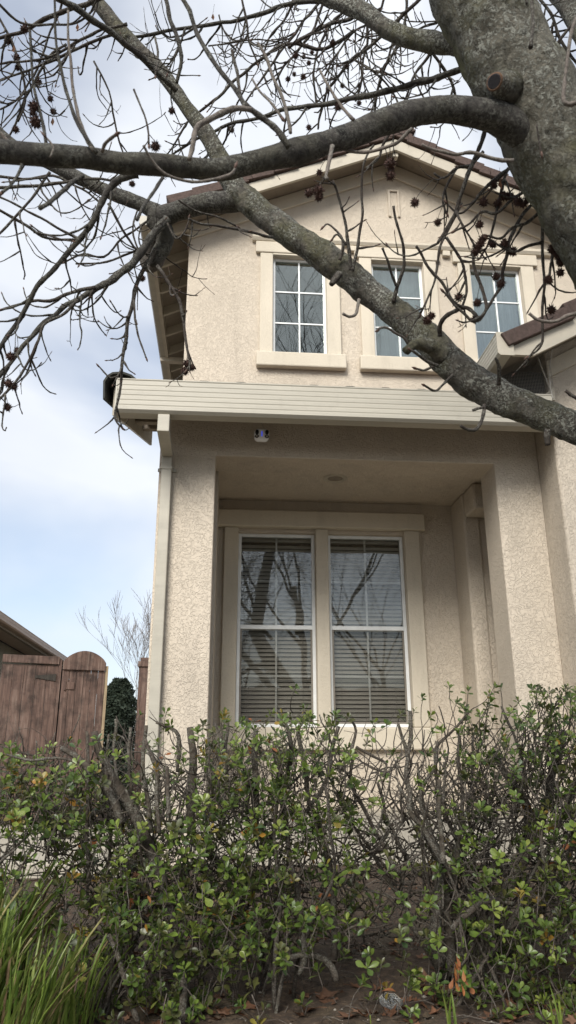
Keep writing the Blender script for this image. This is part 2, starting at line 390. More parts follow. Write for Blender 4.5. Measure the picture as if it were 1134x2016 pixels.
# recessed ceiling lamp
b = MB(); n = 24
for ra, rb, za, zb in ((0.115, 0.085, 3.378, 3.372), (0.085, 0.07, 3.372, 3.381)):
    vs = [(1.0+ra*math.cos(2*math.pi*k/n), 6.55+ra*math.sin(2*math.pi*k/n), za) for k in range(n)] + [(1.0+rb*math.cos(2*math.pi*k/n), 6.55+rb*math.sin(2*math.pi*k/n), zb) for k in range(n)]
    b.add(vs, [(k, (k+1) % n, n+(k+1) % n, n+k) for k in range(n)])
cl = hm(b, 'ceiling_lamp', 'board_paint', smooth=True)
b = MB(); b.add([(1.0+0.07*math.cos(2*math.pi*k/n), 6.55+0.07*math.sin(2*math.pi*k/n), 3.380) for k in range(n)], [tuple(range(n))])
o = b.build('lens', 'eave_board', cl)

# window builder ------------------------------------------------------------
def window(x0, x1, z0, z1, yf, kind):
    fr = MB(); t = 0.032; y0, y1 = yf+0.045, yf+0.10
    fr.box(x0, x0+t, y0, y1, z0, z1); fr.box(x1-t, x1, y0, y1, z0, z1)
    fr.box(x0+t, x1-t, y0, y1, z0, z0+t); fr.box(x0+t, x1-t, y0, y1, z1-t, z1)
    W = fix(fr.build('window', 'window_vinyl', H, bevel=0.004))
    ix0, ix1, iz0, iz1 = x0+t, x1-t, z0+t, z1-t; xm = (x0+x1)/2
    if kind == 'upper':
        box('sash', 'window_vinyl', W, ix0, ix1, y0+0.012, y0+0.034, iz0, iz0+0.012)
        box('pane', 'pane_glass', W, ix0, ix1, y0+0.022, y0+0.028, iz0+0.012, iz1)
        box('muntin', 'window_vinyl', W, xm-0.009, xm+0.009, y0+0.010, y0+0.020, iz0+0.012, iz1)
        for k in (1, 2):
            z = iz0+(iz1-iz0)*k/3
            box('muntin', 'window_vinyl', W, ix0, ix1, y0+0.0125, y0+0.0205, z-0.009, z+0.009)
    else:
        zm = 2.10
        box('meeting_rail', 'window_vinyl', W, ix0, ix1, y0-0.004, y0+0.035, zm-0.020, zm+0.020, 0.004)
        box('pane', 'porch_glass', W, ix0, ix1, y0+0.022, y0+0.028, zm+0.02, iz1)
        box('pane', 'screened_glass', W, ix0, ix1, y0+0.022, y0+0.028, iz0, zm-0.02)
        b = MB(); t2 = 0.018
        b.box(ix0, ix0+t2, y0+0.006, y0+0.018, iz0, zm-0.02); b.box(ix1-t2, ix1, y0+0.006, y0+0.018, iz0, zm-0.02)
        b.box(ix0+t2, ix1-t2, y0+0.006, y0+0.018, iz0, iz0+t2)
        b.build('screen_frame', 'wire', W)
        for z0_, z1_ in ((iz0, zm-0.02), (zm+0.02, iz1)):
            zc = (z0_+z1_)/2
            box('muntin', 'window_vinyl', W, xm-0.009, xm+0.009, y0+0.030, y0+0.038, z0_, z1_)
            box('muntin', 'window_vinyl', W, ix0, ix1, y0+0.0305, y0+0.0375, zc-0.008, zc+0.008)
    return W
def blind(x0, x1, z0, z1, y):
    B = fix(box('window_blind', 'slat_paint', H, x0, x1, y-0.02, y+0.02, z1-0.05, z1))
    s = MB(); wv = 0.024
    s.add([(0,-wv*0.50,-0.0185),(x1-x0,-wv*0.50,-0.0185),(x1-x0,-0.002,0.002),(0,-0.002,0.002),(x1-x0,wv*0.45,0.0185),(0,wv*0.45,0.0185)], [(0,1,2,3),(3,2,4,5)])
    me = s.mesh('slat', 'slat_paint')
    z = z0+0.03
    while z < z1-0.06:
        o = inst('slat', me, B, loc=(x0, y, z)); o.rotation_euler = (R(rnd.uniform(-3, 3)), R(rnd.uniform(-0.25, 0.25)), 0)
        z += 0.0405
    for k in (0.15, 0.5, 0.85):
        x = x0+(x1-x0)*k; box('ladder_cord', 'grey_cable', B, x-0.0015, x+0.0015, y-0.027, y-0.025, z0, z1-0.05)
for a, c in ((0.115, 0.885), (1.015, 1.795)):
    window(a, c, 1.16, 3.05, YW, 'lower'); blind(a+0.01, c-0.01, 1.17, 3.04, YW+0.145)
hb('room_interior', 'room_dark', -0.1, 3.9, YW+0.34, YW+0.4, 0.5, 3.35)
# trims of the porch window
hb('window_header', 'stucco_trim', -0.10, 2.01, YW-0.085, YW-0.001, 3.09, 3.265, 0.012)
for a, c in ((-0.028, 0.112), (0.887, 1.013), (1.797, 1.955)):
    hb('window_jamb', 'stucco_trim', a, c, YW-0.045, YW-0.001, 1.158, 3.088, 0.010)
hb('window_sill', 'stucco_trim', -0.09, 2.0, YW-0.065, YW-0.001, 0.955, 1.156, 0.014)

# upper wall with gable
SL = 0.447; APX, APZ = 2.10, 8.53        # apex of the barge board's lower edge
UW = [(0.505, 1.185, 5.62, 7.06), (1.785, 2.465, 5.62, 7.06), (3.095, 3.78, 5.62, 7.06)]
XR = 4.78
hm(plate(XL, XR, 4.35, 7.42, UW + [], YU, YU+0.16, top=(APX, 7.42+SL*2.68)), 'upper_wall', 'stucco_wall', 0.018)
for u in UW:
    window(*u, YU, 'upper')
hb('side_wall', 'stucco_wall', XL+0.002, XL+0.15, YU+0.162, 15, 0, 7.38)
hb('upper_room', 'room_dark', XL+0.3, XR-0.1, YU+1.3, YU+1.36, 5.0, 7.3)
for (a, c, z0, z1), cs in zip(UW, ([], [(0.0, 1.0)], [(0.0, 1.0)])):       # thin curtains
    for s, e in cs:
        b = MB(); n = 26; pts = []
        for k in range(n+1):
            x = a+(c-a)*(s+(e-s)*k/n); pts.append((x, YU+0.2+0.015*math.sin(k*1.3)+0.008*math.sin(k*2.9)))
        b.add([(x, y, z0) for x, y in pts]+[(x, y, z1) for x, y in pts], [(k, k+1, n+2+k, n+1+k) for k in range(n)])
        hm(b, 'curtain', 'curtain', smooth=True)
# frieze band under the rakes: proud strip
def rakeband(x0, x1, zlo, zhi, y0, y1, ap=APX, sl=SL):
    """strip following the gable between lower offset zlo and upper offset zhi at the apex"""
    b = MB(); P = lambda x, z: z-sl*abs(x-ap)
    if x0 < ap < x1:
        poly = [(x0, P(x0,zlo)), (ap, zlo), (x1, P(x1,zlo)), (x1, P(x1,zhi)), (ap, zhi), (x0, P(x0,zhi))]
    else: poly = [(x0, P(x0,zlo)), (x1, P(x1,zlo)), (x1, P(x1,zhi)), (x0, P(x0,zhi))]
    b.prism(poly, 'Y', y0, y1); return b
hm(rakeband(XL-0.002, XR, 8.44, 8.66, YU-0.035, YU-0.001), 'frieze_band', 'stucco_trim', 0.008)
# cornice and window surrounds of the upper storey
b = MB(); b.prism([(YU-0.001, 7.255), (YU-0.05, 7.265), (YU-0.075, 7.30), (YU-0.075, 7.335), (YU-0.001, 7.35)], 'X', 0.234, 4.40)
hm(b, 'cornice', 'stucco_trim')
for i, (a, c, z0, z1) in enumerate(UW):
    hb('window_header', 'stucco_trim', a-0.225, c+0.235, YU-0.055, YU-0.001, 7.085, 7.252, 0.012)
    for p, q in ((a-0.165, a-0.003), (c+0.003, c+0.175)):
        hb('window_jamb', 'stucco_trim', p, q, YU-0.042, YU-0.001, 5.618, 7.083, 0.010)
    hb('window_head_return', 'stucco_trim', a-0.002, c+0.002, YU-0.042, YU-0.001, 7.062, 7.083)
    hb('window_sill', 'stucco_trim', a-0.205, c+0.225, YU-0.095, YU-0.001, 5.42, 5.616, 0.016)
for xx in (1.52, 2.79):
    hb('cornice_block', 'stucco_trim', xx-0.05, xx+0.05, YU-0.06, YU-0.001, 7.17, 7.25, 0.01)
# vertical slot in the gable: raised frame round a recess
b = MB(); b.box(2.065, 2.20, YU-0.004, YU+0.0, 7.78, 8.20)
hm(b, 'gable_slot', 'stucco_wall')
b = MB(); b.box(2.05, 2.085, YU-0.028, YU-0.005, 7.78, 8.22); b.box(2.18, 2.21, YU-0.028, YU-0.005, 7.78, 8.22); b.box(2.085, 2.18, YU-0.028, YU-0.005, 8.19, 8.22)
hm(b, 'slot_surround', 'stucco_wall', 0.006)

# main roof: decks, barge boards, rake tiles, rafters, gutter
YO = 7.75; EX = -1.05
def P(x, z): return z-SL*abs(x-APX)
for side, (xa, xb) in enumerate(((EX, APX), (APX, 5.25))):
    b = MB(); b.prism([(xa, P(xa, 8.67)), (xb, P(xb, 8.67)), (xb, P(xb, 8.735)), (xa, P(xa, 8.735))], 'Y', YO+0.03, 15)
    hm(b, 'roof_deck', 'eave_board')
    b = MB(); b.prism([(xa, P(xa, 8.53)), (xb, P(xb, 8.53)), (xb, P(xb, 8.705)), (xa, P(xa, 8.705))], 'Y', YO-0.005, YO+0.035)
    hm(b, 'barge_board', 'board_paint', 0.004)
    b = MB(); b.prism([(xa, P(xa, 8.74)), (xb, P(xb, 8.74)), (xb, P(xb, 8.80)), (xa, P(xa, 8.80))], 'Y', YO+0.02, 15)
    hm(b, 'roof', 'roof_tile')
def raketiles(p0, p1, y0, L=0.345, hh=0.125, w=0.2, name='rake_tile'):
    a = Vector((p0[0], 0, p0[1])); c = Vector((p1[0], 0, p1[1])); d = (c-a); n = int(d.length/L)+1; d.normalize(); up = Vector((-d.z, 0, d.x))
    if up.z < 0: up = -up
    lift = 0.028
    for k in range(n):
        q0 = a+d*(k*L); q1 = a+d*(k*L+L+0.03)
        t = rnd.uniform(-0.006, 0.006)
        vs = []
        for (q, l) in ((q0, lift), (q1, 0.0)):
            for yy in (y0, y0+w):
                for h in (0, hh):
                    v = q+up*(h+l+t); vs.append((v.x, yy+t, v.z))
        b = MB(); b.add(vs, [(0,1,3,2),(4,6,7,5),(0,4,5,1),(2,3,7,6),(1,5,7,3),(0,2,6,4)])
        o = hm(b, name, 'roof_tile', 0.008)
raketiles((-0.80, P(-0.80, 8.70)), (APX-0.02, 8.70), YO-0.045)
raketiles((5.1, P(5.1, 8.70)), (APX+0.02, 8.70), YO-0.045)
b = MB(); b.box(APX-0.10, APX+0.10, YO-0.05, 12, 8.84, 8.91); hm(b, 'ridge_tile', 'roof_tile', 0.02)
hb('ridge_beam', 'board_paint', APX-0.035, APX+0.035, YO+0.036, YU-0.04, 8.46, 8.65)
# left eave
for k in range(12):
    y = YO+0.30+k*0.56; b = MB()
    b.prism([(EX+0.03, P(EX+0.03, 8.53)), (XL-0.002, P(XL, 8.53)), (XL-0.002, P(XL, 8.668)), (EX+0.03, P(EX+0.03, 8.668))], 'Y', y, y+0.045)
    hm(b, 'rafter_tail', 'board_paint')
    hb('blocking', 'board_paint', XL-0.03, XL+0.001, y+0.047, y+0.558, P(XL, 8.55), P(XL, 8.665))
ze = P(EX, 8.53)
hb('eave_fascia', 'board_paint', EX-0.022, EX+0.028, YO+0.037, 15, ze-0.03, ze+0.15)
def gprofile(sign, d, z0, z1, ribs=5):
    """box gutter profile, outer face ribbed; returns (offset, z) loop; offset grows outwards"""
    pr = [(0, z1), (0, z0), (d*0.80, z0), (d*0.94, z0+0.015)]
    h = (z1-z0-0.03)/ribs
    for k in range(ribs):
        a = z0+0.018+k*h
        pr += [(d, a+0.004), (d, a+h*0.72), (d-0.0028, a+h*0.78), (d-0.0028, a+h*0.93)]
    pr += [(d+0.002, z1-0.008), (d+0.002, z1), (d-0.012, z1), (d-0.012, z1-0.02), (0.012, z1-0.02), (0.012, z1)]
    return [(sign*o, z) for o, z in pr]
b = MB(); b.prism([(EX-0.025+o, z) for o, z in gprofile(-1, 0.095, ze-0.005, ze+0.145, 3)], 'Y', YO-0.01, 15); hm(b, 'eave_gutter', 'gutter_paint')
hb('eave_bracket', 'board_paint', EX-0.10, XL-0.003, 10.9, 11.0, ze-0.08, ze-0.01)
# corner return closing the eave at the gable
hb('eave_return', 'board_paint', EX-0.02, EX+0.06, YO-0.009, YO+0.03, ze-0.03, ze+0.17)

# lower roof over the porch
GY0, GZ0, GZ1 = 5.46, 3.415, 3.70
LS = 0.34
RL = lambda y, z: z+LS*(y-GY0)
RX0 = -0.90
b = MB(); b.prism([(GY0+0.02, RL(GY0+0.02, 3.66)), (YU-0.002, RL(YU, 3.66)), (YU-0.002, RL(YU, 3.76)), (GY0+0.02, RL(GY0+0.02, 3.76))], 'X', RX0+0.03, 2.69); hm(b, 'lower_roof', 'roof_tile')
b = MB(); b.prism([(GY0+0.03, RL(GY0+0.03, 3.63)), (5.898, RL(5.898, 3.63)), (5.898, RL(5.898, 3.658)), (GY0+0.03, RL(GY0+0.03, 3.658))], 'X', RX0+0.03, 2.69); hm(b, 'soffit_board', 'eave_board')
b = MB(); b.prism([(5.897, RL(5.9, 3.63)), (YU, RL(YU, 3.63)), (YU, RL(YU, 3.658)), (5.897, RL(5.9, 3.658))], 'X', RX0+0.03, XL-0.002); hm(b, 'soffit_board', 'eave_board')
hb('gutter_fascia', 'board_paint', RX0, 2.69, GY0, GY0+0.03, 3.44, 3.66)
k = 0; x = RX0+0.02
while x < 2.66:     # lowest course of tiles, noses just over the gutter
    b = MB(); x1 = min(x+0.292, 2.69); z = 3.715+rnd.uniform(-0.003, 0.004)
    pr = []
    nseg = 6
    vs = []
    for q in range(nseg+1):
        u = q/nseg; hz = 0.014*math.sin(u*math.pi*2)
        for yy, dz in ((GY0-0.035, 0), (GY0+0.36, 0.135)):
            vs += [(x+(x1-x)*u, yy, z+hz+dz-0.0), (x+(x1-x)*u, yy, z+hz+dz+0.026)]
    fs = []
    for q in range(nseg):
        a, c = q*4, q*4+4
        fs += [(a, c, c+1, a+1), (a+2, a+3, c+3, c+2), (a+1, c+1, c+3, a+3), (a, a+2, c+2, c)]
    fs += [(0,1,3,2), (nseg*4, nseg*4+2, nseg*4+3, nseg*4+1)]
    b.add(vs, fs); hm(b, 'eave_tile', 'tile_dark'); x = x1+0.004; k += 1
b = MB(); b.prism([(GY0-0.002-0, 0)]*0 or [(GY0-0.002+o, z) for o, z in gprofile(-1, 0.125, GZ0, GZ1, 6)], 'X', -0.885, 2.62)
G = hm(b, 'gutter', 'gutter_paint')
hx = 0.25
b = MB(); b.box(-0.892, -0.880, GY0-0.13, GY0-0.001, GZ0-0.002, GZ1+0.003); b.build('end_cap', 'gutter_paint', G)
# barge board on the left end of the lower roof
b = MB(); b.prism([(GY0+0.0, RL(GY0, 3.44)), (YU, RL(YU, 3.44)), (YU, RL(YU, 3.68)), (GY0+0.0, RL(GY0, 3.68))], 'X', RX0-0.025, RX0-0.001)
hm(b, 'barge_board', 'board_paint')
for y in (6.05, 6.6, 7.2):
    hb('lookout', 'eave_board', RX0, XL-0.003, y, y+0.07, RL(y, 3.54), RL(y, 3.63))
# dark rounded rake tile hanging over the gutter's end
for k in range(4):
    b = MB(); y0 = GY0-0.12+k*0.37; y1 = y0+0.42; n = 9; vs = []
    for j, (yy, rr) in enumerate(((y0, 1.0), (y1, 0.9))):
        zz = RL(yy, 3.735)+0.03*(1-j)
        for t in (1.0, 0.87):
            pf = [(-0.075, -0.21), (-0.085, -0.05), (-0.06, 0.0), (-0.02, 0.03), (0.06, 0.04), (0.13, 0.015), (0.17, -0.02)]
            n = len(pf)
            vs += [(RX0-0.01+px*rr*t+(0.004 if t < 1 else 0), yy, zz+pz*rr*t-(0.012 if t < 1 else 0)) for px, pz in pf]
    fs = []
    for q in range(n-1):
        fs += [(q, q+1, 2*n+q+1, 2*n+q), (n+q, 3*n+q, 3*n+q+1, n+q+1), (q, n+q, n+q+1, q+1), (2*n+q, 2*n+q+1, 3*n+q+1, 3*n+q)]
    fs += [(0, 2*n, 3*n, n), (n-1, 2*n-1, 4*n-1, 3*n-1)]
    b.add(vs, fs); hm(b, 'rake_tile', 'tile_dark', smooth=False)
# downspout
DX = -0.512
b = MB(); w2 = 0.046; prof = [(-w2, 0), (w2, 0)]
pathd = [((5.34, 5.42), GZ0-0.002), ((5.34, 5.42), 3.245), ((5.80, 5.88), 3.245)]
b.add([(DX-w2, 5.345, 3.41), (DX+w2, 5.345, 3.41), (DX+w2, 5.435, 3.41), (DX-w2, 5.435, 3.41),
       (DX-w2, 5.345, 3.265), (DX+w2, 5.345, 3.265), (DX+w2, 5.435, 3.315), (DX-w2, 5.435, 3.315),
       (DX-w2, 5.815, 3.25), (DX+w2, 5.815, 3.25), (DX+w2, 5.893, 3.32), (DX-w2, 5.893, 3.32)],
      [(0,3,2,1), (0,1,5,4), (1,2,6,5), (2,3,7,6), (3,0,4,7), (4,5,9,8), (5,6,10,9), (6,7,11,10), (7,4,8,11), (8,9,10,11)])
DS = hm(b, 'downspout', 'gutter_paint', 0.006)
box('vertical_pipe', 'gutter_paint', DS, DX-w2+0.004, DX+w2-0.004, 5.822, 5.893, 0.3, 3.30, 0.007)
for z in (3.14,):
    b = MB(); b.box(DX-w2-0.03, DX+w2+0.03, 5.885, 5.897, z, z+0.03); b.box(DX-w2-0.002, DX+w2+0.002, 5.815, 5.888, z+0.002, z+0.028); b.build('strap', 'gutter_paint', DS, bevel=0.002)

# garage wing on the right
GX, GYF = 2.70, 5.55; GS = 0.55
GAX = 5.6; gz = lambda x, z: z+GS*(x-2.12)
b = MB(); b.prism([(GX, -0.1), (GAX*2-GX, -0.1), (GAX*2-GX, gz(GX, 3.93)), (GAX, gz(GAX, 3.93)), (GX, gz(GX, 3.93))], 'Y', GYF, 8.1); hm(b, 'garage_wall', 'stucco_wall', 0.022, seg=3)
GO = 5.10
for s in (1, -1):
    X = (lambda x: x) if s == 1 else (lambda x: 2*GAX-x)
    def pr(x0, x1, za, zb): return [(X(x0), gz(x0, za)), (X(x1), gz(x1, za)), (X(x1), gz(x1, zb)), (X(x0), gz(x0, zb))]
    b = MB(); b.prism(pr(2.21, GAX, 3.885, 3.93), 'Y', GO+0.03, 8.14); hm(b, 'garage_roof_deck', 'eave_board')
    b = MB(); b.prism(pr(2.20, GAX, 3.932, 3.99), 'Y', GO+0.02, 8.14); hm(b, 'garage_roof', 'roof_tile')
    b = MB(); b.prism([(X(2.234), 3.915), (X(2.40), 3.915), (X(GAX), gz(GAX, 3.76)), (X(GAX), gz(GAX, 3.928)), (X(2.234), gz(2.234, 3.928))], 'Y', GO, GO+0.032); hm(b, 'barge_board', 'board_paint', 0.003)
    b = MB(); b.prism([(X(x), z) for x, z in ((GX-0.002, gz(GX, 3.64)), (GAX, gz(GAX, 3.64)), (GAX, gz(GAX, 3.80)), (GX-0.002, gz(GX, 3.80)))], 'Y', GYF-0.03, GYF-0.001); hm(b, 'frieze_band', 'stucco_trim', 0.006)
raketiles((2.20, gz(2.20, 3.905)), (GAX, gz(GAX, 3.905)), GO-0.05, L=0.62, hh=0.12)
b = MB(); b.prism([(2.205+o, z) for o, z in gprofile(-1, 0.105, 3.895, 4.095, 5)], 'Y', GO-0.02, 6.9)
G2 = hm(b, 'garage_gutter', 'gutter_paint')
b = MB(); b.prism([(2.232, 3.895), (2.232, 4.0), (2.16, 4.10), (2.098, 4.10), (2.098, 3.915), (2.118, 3.895)], 'Y', GO-0.026, GO-0.021); b.build('end_cap', 'board_paint', G2)
# bird wire in the gap under the garage eave
b = MB()
x = 2.13
while x < 2.69: b.box(x, x+0.0016, 5.42, 5.4216, 3.66, min(4.2, gz(x, 3.88))); x += 0.0135
z = 3.68
while z < 4.15:
    xs0 = max(2.12, 2.12+(z-3.88)/GS); b.box(xs0, 2.69, 5.418, 5.4196, z, z+0.0016); z += 0.0135
o = hm(b, 'wire_mesh', 'wire'); 
hb('eave_shade_panel', 'room_dark', 2.2, 2.698, 5.60, 5.64, 3.74, 4.05)  # near-black panel: its colour stands in for the shade behind the wire
b = MB(); b.tube([(2.66, 5.40, 3.70), (2.645, 5.39, 3.80), (2.65, 5.38, 3.95), (2.66, 5.30, 4.10)], [0.004]*4, 6); hm(b, 'cable', 'grey_cable')
b = MB(); b.bar((2.74, 5.53, 3.70), (2.62, 5.50, 4.14), 0.012, 0.012); hm(b, 'cable', 'board_paint')
b = MB(); b.prism([(2.56, 3.705), (2.70, 3.705), (2.70, 3.83)], 'Y', 5.44, 5.5); hm(b, 'flashing', 'board_paint')

# security camera --------------------------------------------------------------
SCam = S = empty('security_camera', 'small white rounded twin-lens device with blue light hanging under the porch gutter', 'security camera', (0.268, 5.78, 3.452))
import bmesh
def rbox(name, mat, parent, sx, sy, sz, bev, loc=(0,0,0)):
    bm = bmesh.new(); bmesh.ops.create_cube(bm, size=1); bmesh.ops.scale(bm, vec=(sx, sy, sz), verts=bm.verts)
    me = bpy.data.meshes.new(name); bm.to_mesh(me); bm.free(); me.materials.append(MAT[mat]); me.polygons.foreach_set('use_smooth', [True]*6)
    o = bpy.data.objects.new(name, me); COL.objects.link(o); o.parent = parent; o.location = loc
    bv = o.modifiers.new('bevel', 'BEVEL'); bv.width = bev; bv.segments = 5; return o
S.rotation_euler = (R(8), 0, 0)
rbox('housing', 'white_plastic', S, 0.128, 0.10, 0.108, 0.038)
for s in (-1, 1):
    for (dx, dz, ra, rb) in ((0.041, 0.014, 0.0155, 0.022), (0.042, -0.022, 0.018, 0.0135)):
        b = MB(); n = 20
        vs = [(s*dx+ra*math.cos(2*math.pi*k/n), -0.0535, dz+rb*math.sin(2*math.pi*k/n)) for k in range(n)] + [(s*dx+ra*math.cos(2*math.pi*k/n), -0.040, dz+rb*math.sin(2*math.pi*k/n)) for k in range(n)]
        b.add(vs, [tuple(range(n)), tuple(range(2*n-1, n-1, -1))] + [(k, n+k, n+(k+1) % n, (k+1) % n) for k in range(n)])
        b.build('lens', 'black_plastic', S, bevel=0.003)
    b = MB(); n = 12; vs = [(s*0.042+0.010*math.cos(2*math.pi*k/n), -0.0548, -0.022+0.007*math.sin(2*math.pi*k/n)) for k in range(n)]
    b.add(vs, [tuple(range(n))]); b.build('lens_ring', 'grey_cable', S)
rbox('indicator_light', 'led_blue', S, 0.009, 0.012, 0.045, 0.004, (0, -0.047, 0))
b = MB(); b.tube([(0.01, 0.0, 0.05), (0.012, 0.0, 0.07), (0.004, 0.01, 0.095), (-0.010, 0.03, 0.125), (-0.022, 0.05, 0.16), (-0.025, 0.06, 0.20)], [0.0028]*6, 6); b.build('cable', 'grey_cable', S, smooth=True)

# ---------------------------------------------------------------- side yard: gates, fence, neighbour's house, far tree
def gate(name, label, p0, p1, z1, z0, nplank, arched):
    g = empty(name, label, 'gate', ((p0[0]+p1[0])/2, (p0[1]+p1[1])/2, z0))
    a = Vector((p0[0], p0[1], 0)); c = Vector((p1[0], p1[1], 0)); d = c-a; W = d.length; d.normalize(); nrm = Vector((d.y, -d.x, 0))
    org = Vector(g.location)
    fr = Matrix(((d.x, nrm.x*-1, 0, a.x-org.x), (d.y, nrm.y*-1, 0, a.y-org.y), (0, 0, 1, -org.z), (0, 0, 0, 1)))
    top = lambda u: z1+(0.13*math.sin(math.pi*min(max(u/W, 0), 1))**0.7-0.06 if arched else 0)
    pw = W/nplank
    for k in range(nplank):
        b = MB(); u0, u1 = k*pw+0.0015, (k+1)*pw-0.0015; t = rnd.uniform(-0.003, 0.003)
        q = 4 if arched else 1
        us = [u0+(u1-u0)*j/q for j in range(q+1)]
        b.prism([(us[0], z0)] + [(us[-1], z0)] + [(u, top(u)-0.10) for u in us[::-1]], 'Y', t, 0.022+t)
        o = b.build('plank', 'red_wood', g, bevel=0.003); o.matrix_basis = fr
    b = MB(); q = 16 if arched else 1; us = [W*j/q for j in range(q+1)]
    lo = [(u, (z1-0.115 if arched else z1-0.085)) for u in (0, W)]
    b.prism([(0, z1-0.145 if arched else z1-0.085), (W, z1-0.145 if arched else z1-0.085)] + [(u, top(u)) for u in us[::-1]], 'Y', -0.026, -0.004)
    o = b.build('top_rail', 'red_wood', g, bevel=0.003); o.matrix_basis = fr
    for zz in (z0+0.25, z1-0.35):
        b = MB(); b.box(0.01, W-0.01, 0.024, 0.06, zz, zz+0.09); o = b.build('back_rail', 'red_wood', g); o.matrix_basis = fr
    b = MB(); b.box(W+0.001, W+0.03, -0.01, 0.062, z0, top(W)-0.03); o = b.build('edge_board', 'raw_wood_edge' if arched else 'red_wood', g); o.matrix_basis = fr
    if arched:
        b = MB(); b.box(0.045, 0.14, -0.010, -0.004, z1-0.36, z1-0.28); b.box(0.03, 0.05, -0.02, -0.004, z1-0.37, z1-0.27); o = b.build('hinge', 'red_wood', g, bevel=0.002); o.matrix_basis = fr
    else:
        for zz in (z1-0.24, z0+0.55):
            b = MB(); b.prism([(W-0.24, zz), (W-0.02, zz-0.03), (W-0.02, zz+0.05), (W-0.24, zz+0.025)], 'Y', -0.008, -0.004); o = b.build('hinge', 'old_fence', g); o.matrix_basis = fr
    return g
gate('wooden_gate', 'flat-topped red-stained plank gate at the left edge of the picture', (-2.42, 8.55), (-1.845, 8.72), 1.985, 0.30, 5, False)
gate('wooden_gate', 'arched-top red-stained plank gate leaf right of the flat-topped one', (-1.80, 8.72), (-1.345, 8.84), 1.99, 0.30, 6, True)
gp = box('gate_post', 'old_fence', None, -1.85, -1.80, 8.83, 8.92, 0.1, 1.88, 0.004)
tag(gp, 'dark weathered post in the gap between the two gate leaves', 'post')
fp = empty('fence_post', 'red-brown fence post with a moulded cap beside the house corner', 'post', (-1.02, 10, 0.1))
for o in (box('shaft', 'red_wood', fp, -0.07, 0.06, -0.05, 0.05, 0, 1.93, 0.004), box('cap', 'red_wood', fp, -0.085, 0.075, -0.07, 0.07, 1.93, 2.0, 0.006), box('cap_block', 'red_wood', fp, -0.06, 0.05, -0.05, 0.05, 2.0, 2.05, 0.006)): pass
# dark board fence running back behind the gates
fe = empty('board_fence', 'dark weathered board fence running back behind the arched gate', 'fence', (-1.9, 10, 0.1))
a = Vector((-0.10, -0.6, 0)); c = Vector((-1.2, 9.0, 0))
me = MB(); me.box(-0.07, 0.07, -0.011, 0.011, 0, 1.5); me = me.mesh('board', 'old_fence')
n = int((c-a).length/0.15); ang = math.atan2(c.y-a.y, c.x-a.x)
for k in range(n):
    o = inst('board', me, fe, loc=tuple(a+(c-a)*(k/n))); o.rotation_euler = (rnd.uniform(-.01, .01), rnd.uniform(-.01, .01), ang); o.scale.z = rnd.uniform(0.99, 1.02)
for zz in (0.35, 1.18):
    b = MB(); b.bar(a+Vector((0.03, 0, zz)), c+Vector((0.03, 0, zz)), 0.04, 0.09); b.build('rail', 'old_fence', fe)
b = MB(); b.bar(a+Vector((0, 0, 1.65)), c+Vector((0, 0, 1.65)), 0.05, 0.05); b.build('rail', 'old_fence', fe)

nb = empty('house', 'olive beige neighbouring house with long brown eave behind the gates', 'house', (-6.5, 16, 0))
def nbb(name, mat, x0, x1, y0, y1, z0, z1): return box(name, mat, nb, x0+6.5, x1+6.5, y0-16, y1-16, z0, z1)
nbb('wall', 'stucco_neighbour', -9, -4.25, 9.5, 26, 0, 3.06)
b = MB(); b.prism([(2.72, 3.17), (-2.5, 5.0), (-7.7, 3.17), (-7.7, 3.3), (-2.5, 5.13), (2.72, 3.3)], 'Y', -7.2, 10.3); b.build('roof', 'roof_tile', nb)
b = MB(); b.box(2.70, 2.76, -7.2, 10.3, 3.02, 3.18); b.build('fascia', 'eave_board', nb)
b = MB(); b.prism([(2.762+o, z) for o, z in gprofile(1, 0.11, 3.06, 3.20, 2)], 'Y', -7.2, 10.3); painted('brown_gutter', (0.42, 0.32, 0.25), 0.5); b.build('gutter', 'brown_gutter', nb)
b = MB(); b.box(2.3, 2.70, -7.2, 10.3, 3.06, 3.08); b.build('soffit', 'brown_gutter', nb)
n = 46; me = MB(); me.prism([(0, -0.0), (0.30, 0.10), (0.30, 0.13), (0, 0.035)], 'X', 0, 0.34); 
mt = MB(); mt.add([(0.0,0,0),(0,0.345,0),(-0.35,0.345,0.123),(-0.35,0,0.123),(0.0,0,0.04),(0,0.345,0.04),(-0.35,0.345,0.163),(-0.35,0,0.163)], [(0,1,2,3),(7,6,5,4),(0,4,5,1),(1,5,6,2),(2,6,7,3),(3,7,4,0)]); mt = mt.mesh('tile', 'roof_tile')
for k in range(50): inst('tile', mt, nb, loc=(2.80, -7.2+k*0.35, 3.19+rnd.uniform(0, 0.012)))

